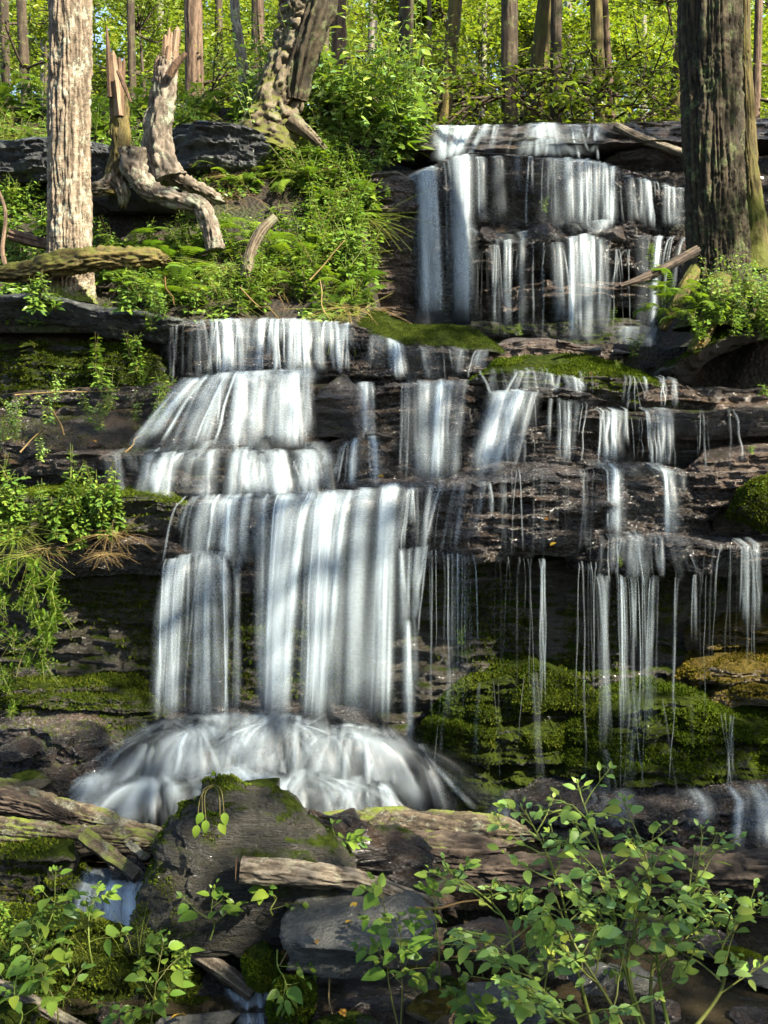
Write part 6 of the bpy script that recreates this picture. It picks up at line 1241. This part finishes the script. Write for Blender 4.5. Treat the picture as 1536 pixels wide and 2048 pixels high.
region(34, 440, 730, 330, 610, lambda x, y: put_fern(bank_pt(x, y), rg, 0.75, 'light green fern on the left bank ' + near_mark(x, y), 'ferns on the left bank'))
region(16, 200, 480, 490, 620, lambda x, y: put_fern(bank_pt(x, y), rg, 0.75, 'light green fern on the left bank ' + near_mark(x, y), 'ferns on the left bank'))
region(9, -40, 420, 130, 240, lambda x, y: put_fern(bank_pt(x, max(y, 216)), rg, 0.8, 'tall fern on the left bank ' + near_mark(x, y), 'ferns at the edge of the wood'))
region(22, 560, 730, 260, 470, lambda x, y: put_grass(bank_pt(x, y), rg, 0.9, 'hanging grass tuft on the left bank ' + near_mark(x, y), 'hanging grass left of the upper falls', True))
region(22, 420, 730, 400, 645, lambda x, y: put_grass(bank_pt(x, y), rg, 0.9, 'grass tuft on the left bank ' + near_mark(x, y), 'grass on the lower left bank', rg.random() < 0.6))
region(18, 380, 500, 250, 420, lambda x, y: put_grass(bank_pt(x, y), rg, 0.8, 'dry hanging grass tuft on the left bank ' + near_mark(x, y), 'grass between snag and gnarled tree', True))
region(12, -40, 110, 240, 330, lambda x, y: put_grass(bank_pt(x, y), rg, 1.0, 'hanging grass tuft on the left bank ' + near_mark(x, y), 'hanging grass at the left edge', True))
for x, y in ((360, 470), (390, 480), (410, 490), (440, 475), (455, 450), (430, 500), (470, 500), (345, 490), (500, 540), (480, 560), (515, 520), (500, 300), (520, 310), (550, 315), (585, 320), (620, 310), (650, 320), (480, 320), (100, 560), (180, 570), (230, 560), (280, 540), (310, 545)):
    put_herb(bank_pt(x, y) + [0, -0.25, -0.05], HERBS, rg, 0.8, 'leafy plant growing forward on the left bank ' + near_mark(x, y), 'plants growing forward on the left bank', 'broad_herb')
for q in range(34):
    x = rg.uniform(600, 735); y = rg.uniform(340, 600); put_herb(bank_pt(x, y) + [0, -0.12, 0], HERBS, rg, 0.9, 'bright leafy plant hanging on the left bank ' + near_mark(x, y), 'bright plants hanging on the left bank', 'hanging_herb')
for q in range(26):
    x = rg.uniform(590, 735); y = rg.uniform(360, 460); put_herb(bank_pt(x, y) + [0, -0.05, 0], HERBS, rg, 0.75, 'small bright plant on the bare left bank ' + near_mark(x, y), 'small plants on the bare part of the left bank', 'small_herb')
for q in range(14):
    x = rg.uniform(620, 850); y = rg.uniform(255, 310); put_herb(bank_pt(x, y), BLUEH if q % 2 else HERBS, rg, 2.0, 'tallest bushy stalk on the bank ' + near_mark(x, y), 'bushy stalks at the top of the left bank', 'leafy_stalk')
# carpet of small leaves over the bank
n = 26000; px = rg.uniform(-240, 830, n); py = 650 - 430 * rg.random(n) ** 0.85; dens = fbm(px / 70, py / 45, 2.2, 4) - 0.02
hol = np.exp(-((px - 290) / 140) ** 2 - ((py - 435) / 48) ** 2) + np.exp(-((px - 560) / 120) ** 2 - ((py - 425) / 38) ** 2)
ok = (dens > 0) & (hol < 0.35) & (px < np.interp(py, [300, 345], [845, 735])) & (rg.random(n) < 0.85); px, py = px[ok], py[ok]
P = atv(px, py, bank_D(px, py) + 0.22 * fbm(px / 110, py / 60, 7.0, 5) - rg.uniform(0, 0.20, len(px))); n = len(P)
V, f, k = place(DIAM, P, rg.normal(0, 1, (n, 3)) * [1, 1, 0.4] + [0, -0.4, 0], rg.normal(0, 0.35, (n, 3)) + [0, -0.6, 1], rg.uniform(0.035, 0.095, n))
tag(build('ground_cover', V, f, 'leaf_herb', smooth=False, attrs={'rnd': rnd_attr(rg, n, k)}), 'low green leaves carpeting the left bank', None, None, 'stuff')
# plants on the left cliff
def cliff_plants(n, x0, x1, y0, y1, D, protos, sc, label, group, tilt=None, name='cliff_herb'):
    def one(x, y):
        u, v = (x - x0) / (x1 - x0), (y - y0) / max(1, y1 - y0)
        where = ('leftmost', 'left', 'middle', 'right', 'rightmost')[min(4, int(u * 5))] + (', upper' if v < 0.34 else ', lower' if v > 0.66 else '')
        put_herb(at(x, y, D + rg.normal(0, 0.06)), protos, rg, sc, label + ', ' + where, group, name, tilt)
    region(n, x0, x1, y0, y1, one)
cliff_plants(10, 90, 330, 770, 880, 9.0, BLUEH, 0.42, 'leafy stalk growing from the slab under the mossy left wall', 'stalks on the sloping left slab')
cliff_plants(8, 60, 330, 600, 640, 9.4, HERBS, 0.7, 'small plant on the brow of the big left overhang', 'plants on the left overhang')
cliff_plants(8, 190, 320, 640, 800, 9.3, HERBS, 0.6, 'leafy sprays climbing the mossy left wall', 'sprays on the mossy left wall')
cliff_plants(46, -40, 235, 1010, 1100, 8.3, HERBS, 0.62, 'bright leafy plant crowding the ledge at the left edge', 'bright plants on the left ledge')
cliff_plants(26, -30, 120, 1090, 1260, 8.25, HERBS, 0.55, 'bright plant hanging down the left cliff face', 'plants hanging on the left cliff', 2.3)
cliff_plants(8, -20, 90, 1260, 1420, 8.35, HERBS, 0.5, 'lowest plant hanging at the left edge of the cliff', 'lowest plants on the left cliff', 2.3)
cliff_plants(7, -20, 110, 830, 960, 8.75, BLUEH, 0.4, 'leafy plant hanging in shade at the left edge of the dark slab', 'shaded plants at the left edge')
region(7, 0, 260, 1050, 1120, lambda x, y: put_grass(at(x, y, 8.32), rg, 0.6, 'hanging grass tuft on the left ledge below the bright plants', 'hanging grass on the left ledge', True))
# right bank round the big tree
cliff_plants(22, 1400, 1560, 590, 670, 9.0, BLUEH, 0.5, 'leafy plant at the foot of the massive right tree', 'plants at the foot of the right tree')
cliff_plants(14, 1380, 1560, 630, 680, 8.95, HERBS, 0.5, 'small bright plant on top of the right overhang', 'plants on the right overhang')
for x, y in ((1350, 590), (1325, 625), (1365, 640), (1390, 615)): put_fern(at(x, y, 9.05), rg, 0.55, 'light green fern on the roots left of the massive right tree', 'ferns on the right tree roots')
for x, y, D, sc, lab in ((1265, 715, 9.3, 0.45, 'bright small plant on the mossy ledge below the upper falls'), (1235, 735, 9.2, 0.3, 'smaller bright sprig left of the plant on the mossy ledge'), (1090, 425, 11.9, 0.4, 'lone sprig growing in the middle of the upper falls'), (1225, 640, 11.7, 0.3, 'tiny sprig near the foot of the upper falls'),
                          (1040, 672, 9.7, 0.28, 'tiny sprig on the reddish rock below the upper falls'), (1240, 1135, 8.0, 0.18, 'tiny pale sprig on the low wet shelf'), (1528, 790, 8.9, 0.32, 'small sprig at the right edge under the overhang'), (1500, 905, 8.45, 0.3, 'small grassy sprig on the brown rock at the right edge'),
                          (1525, 985, 8.2, 0.35, 'sprig on the mossy boulder at the right edge'), (920, 1290, 8.5, 0.35, 'fern like sprig clinging to the shaded recess wall'), (1310, 560, 9.2, 0.45, 'broad leaved sprig on the dead branch by the right tree'), (775, 395, 11.7, 0.4, 'sprig hanging on the brown buttress beside the upper falls'), (1300, 520, 10.5, 0.4, 'sprig in front of the bright right threads of the upper falls')):
    put_herb(at(x, y, D), HERBS, rg, sc, lab, None, 'sprig')
for q in range(26):                                    # low growth on the mossy streamside bank
    x = rg.uniform(-20, 400); y = rg.uniform(1830, 2030); y = max(y, 1830 + (x - 150) * 0.45); p = at(x, y, 6.12 - (y - 1830) * 0.0017 - 0.02)
    if q % 3 == 0: put_grass(p, rg, 0.55, 'thin grass tuft on the mossy bank at the lower left', 'grass on the mossy streamside bank')
    else: put_herb(p, HERBS, rg, 0.36, 'small leafy sprout on the mossy bank at the lower left', 'sprouts on the mossy streamside bank', 'small_herb')
# fallen leaves
FL = [(705, 1850, 5.85, 'yellow fallen leaf in the middle of the flat grey slab'), (628, 1890, 5.72, 'orange fallen leaf at the front edge of the flat grey slab'), (700, 1822, 6.0, 'brown fallen leaf towards the back of the flat grey slab'), (372, 2038, 5.7, 'large orange leaf at the bottom edge'), (398, 1898, 6.1, 'orange leaf caught on the broken stick'),
      (690, 2040, 5.45, 'yellow leaf at the middle of the bottom edge'), (1100, 1096, 8.05, 'yellow leaf stuck to the bulging wet rock'), (768, 958, 8.45, 'pale yellow leaf on the step beside the central fall'), (1182, 756, 8.85, 'yellow leaf on the mossy ledge right of centre'), (192, 888, 8.85, 'yellow leaf on the sloping left slab'), (380, 335, 10.6, 'yellow leaf beside the broken snag'),
      (1400, 690, 9.0, 'pale fallen leaf on the right overhang'), (1093, 1045, 8.08, 'small yellow leaf higher on the bulging wet rock'), (1215, 1990, 5.5, 'brown leaf by the bluish stones')]
YL = [mesh_data('fallen_leaf', *leaf_template(5, w_, 0.25, 0.2, 0.15, 0.45), 'leaf_yellow', attrs={'rnd': np.zeros(21)}) for w_ in (0.6, 0.75)]
for q, (x, y, D, lab) in enumerate(FL):
    o = obj('fallen_leaf', YL[q % 2]); o.location = tuple(at(x, y, D - 0.02) + [0, 0, 0.015]); s = 0.055 if q not in (3,) else 0.085; o.scale = (s, s, s); o.rotation_euler = (rg.normal(0.5, 0.2), rg.normal(0, 0.3), rg.uniform(0, 6.28)); tag(o, lab, 'leaf')
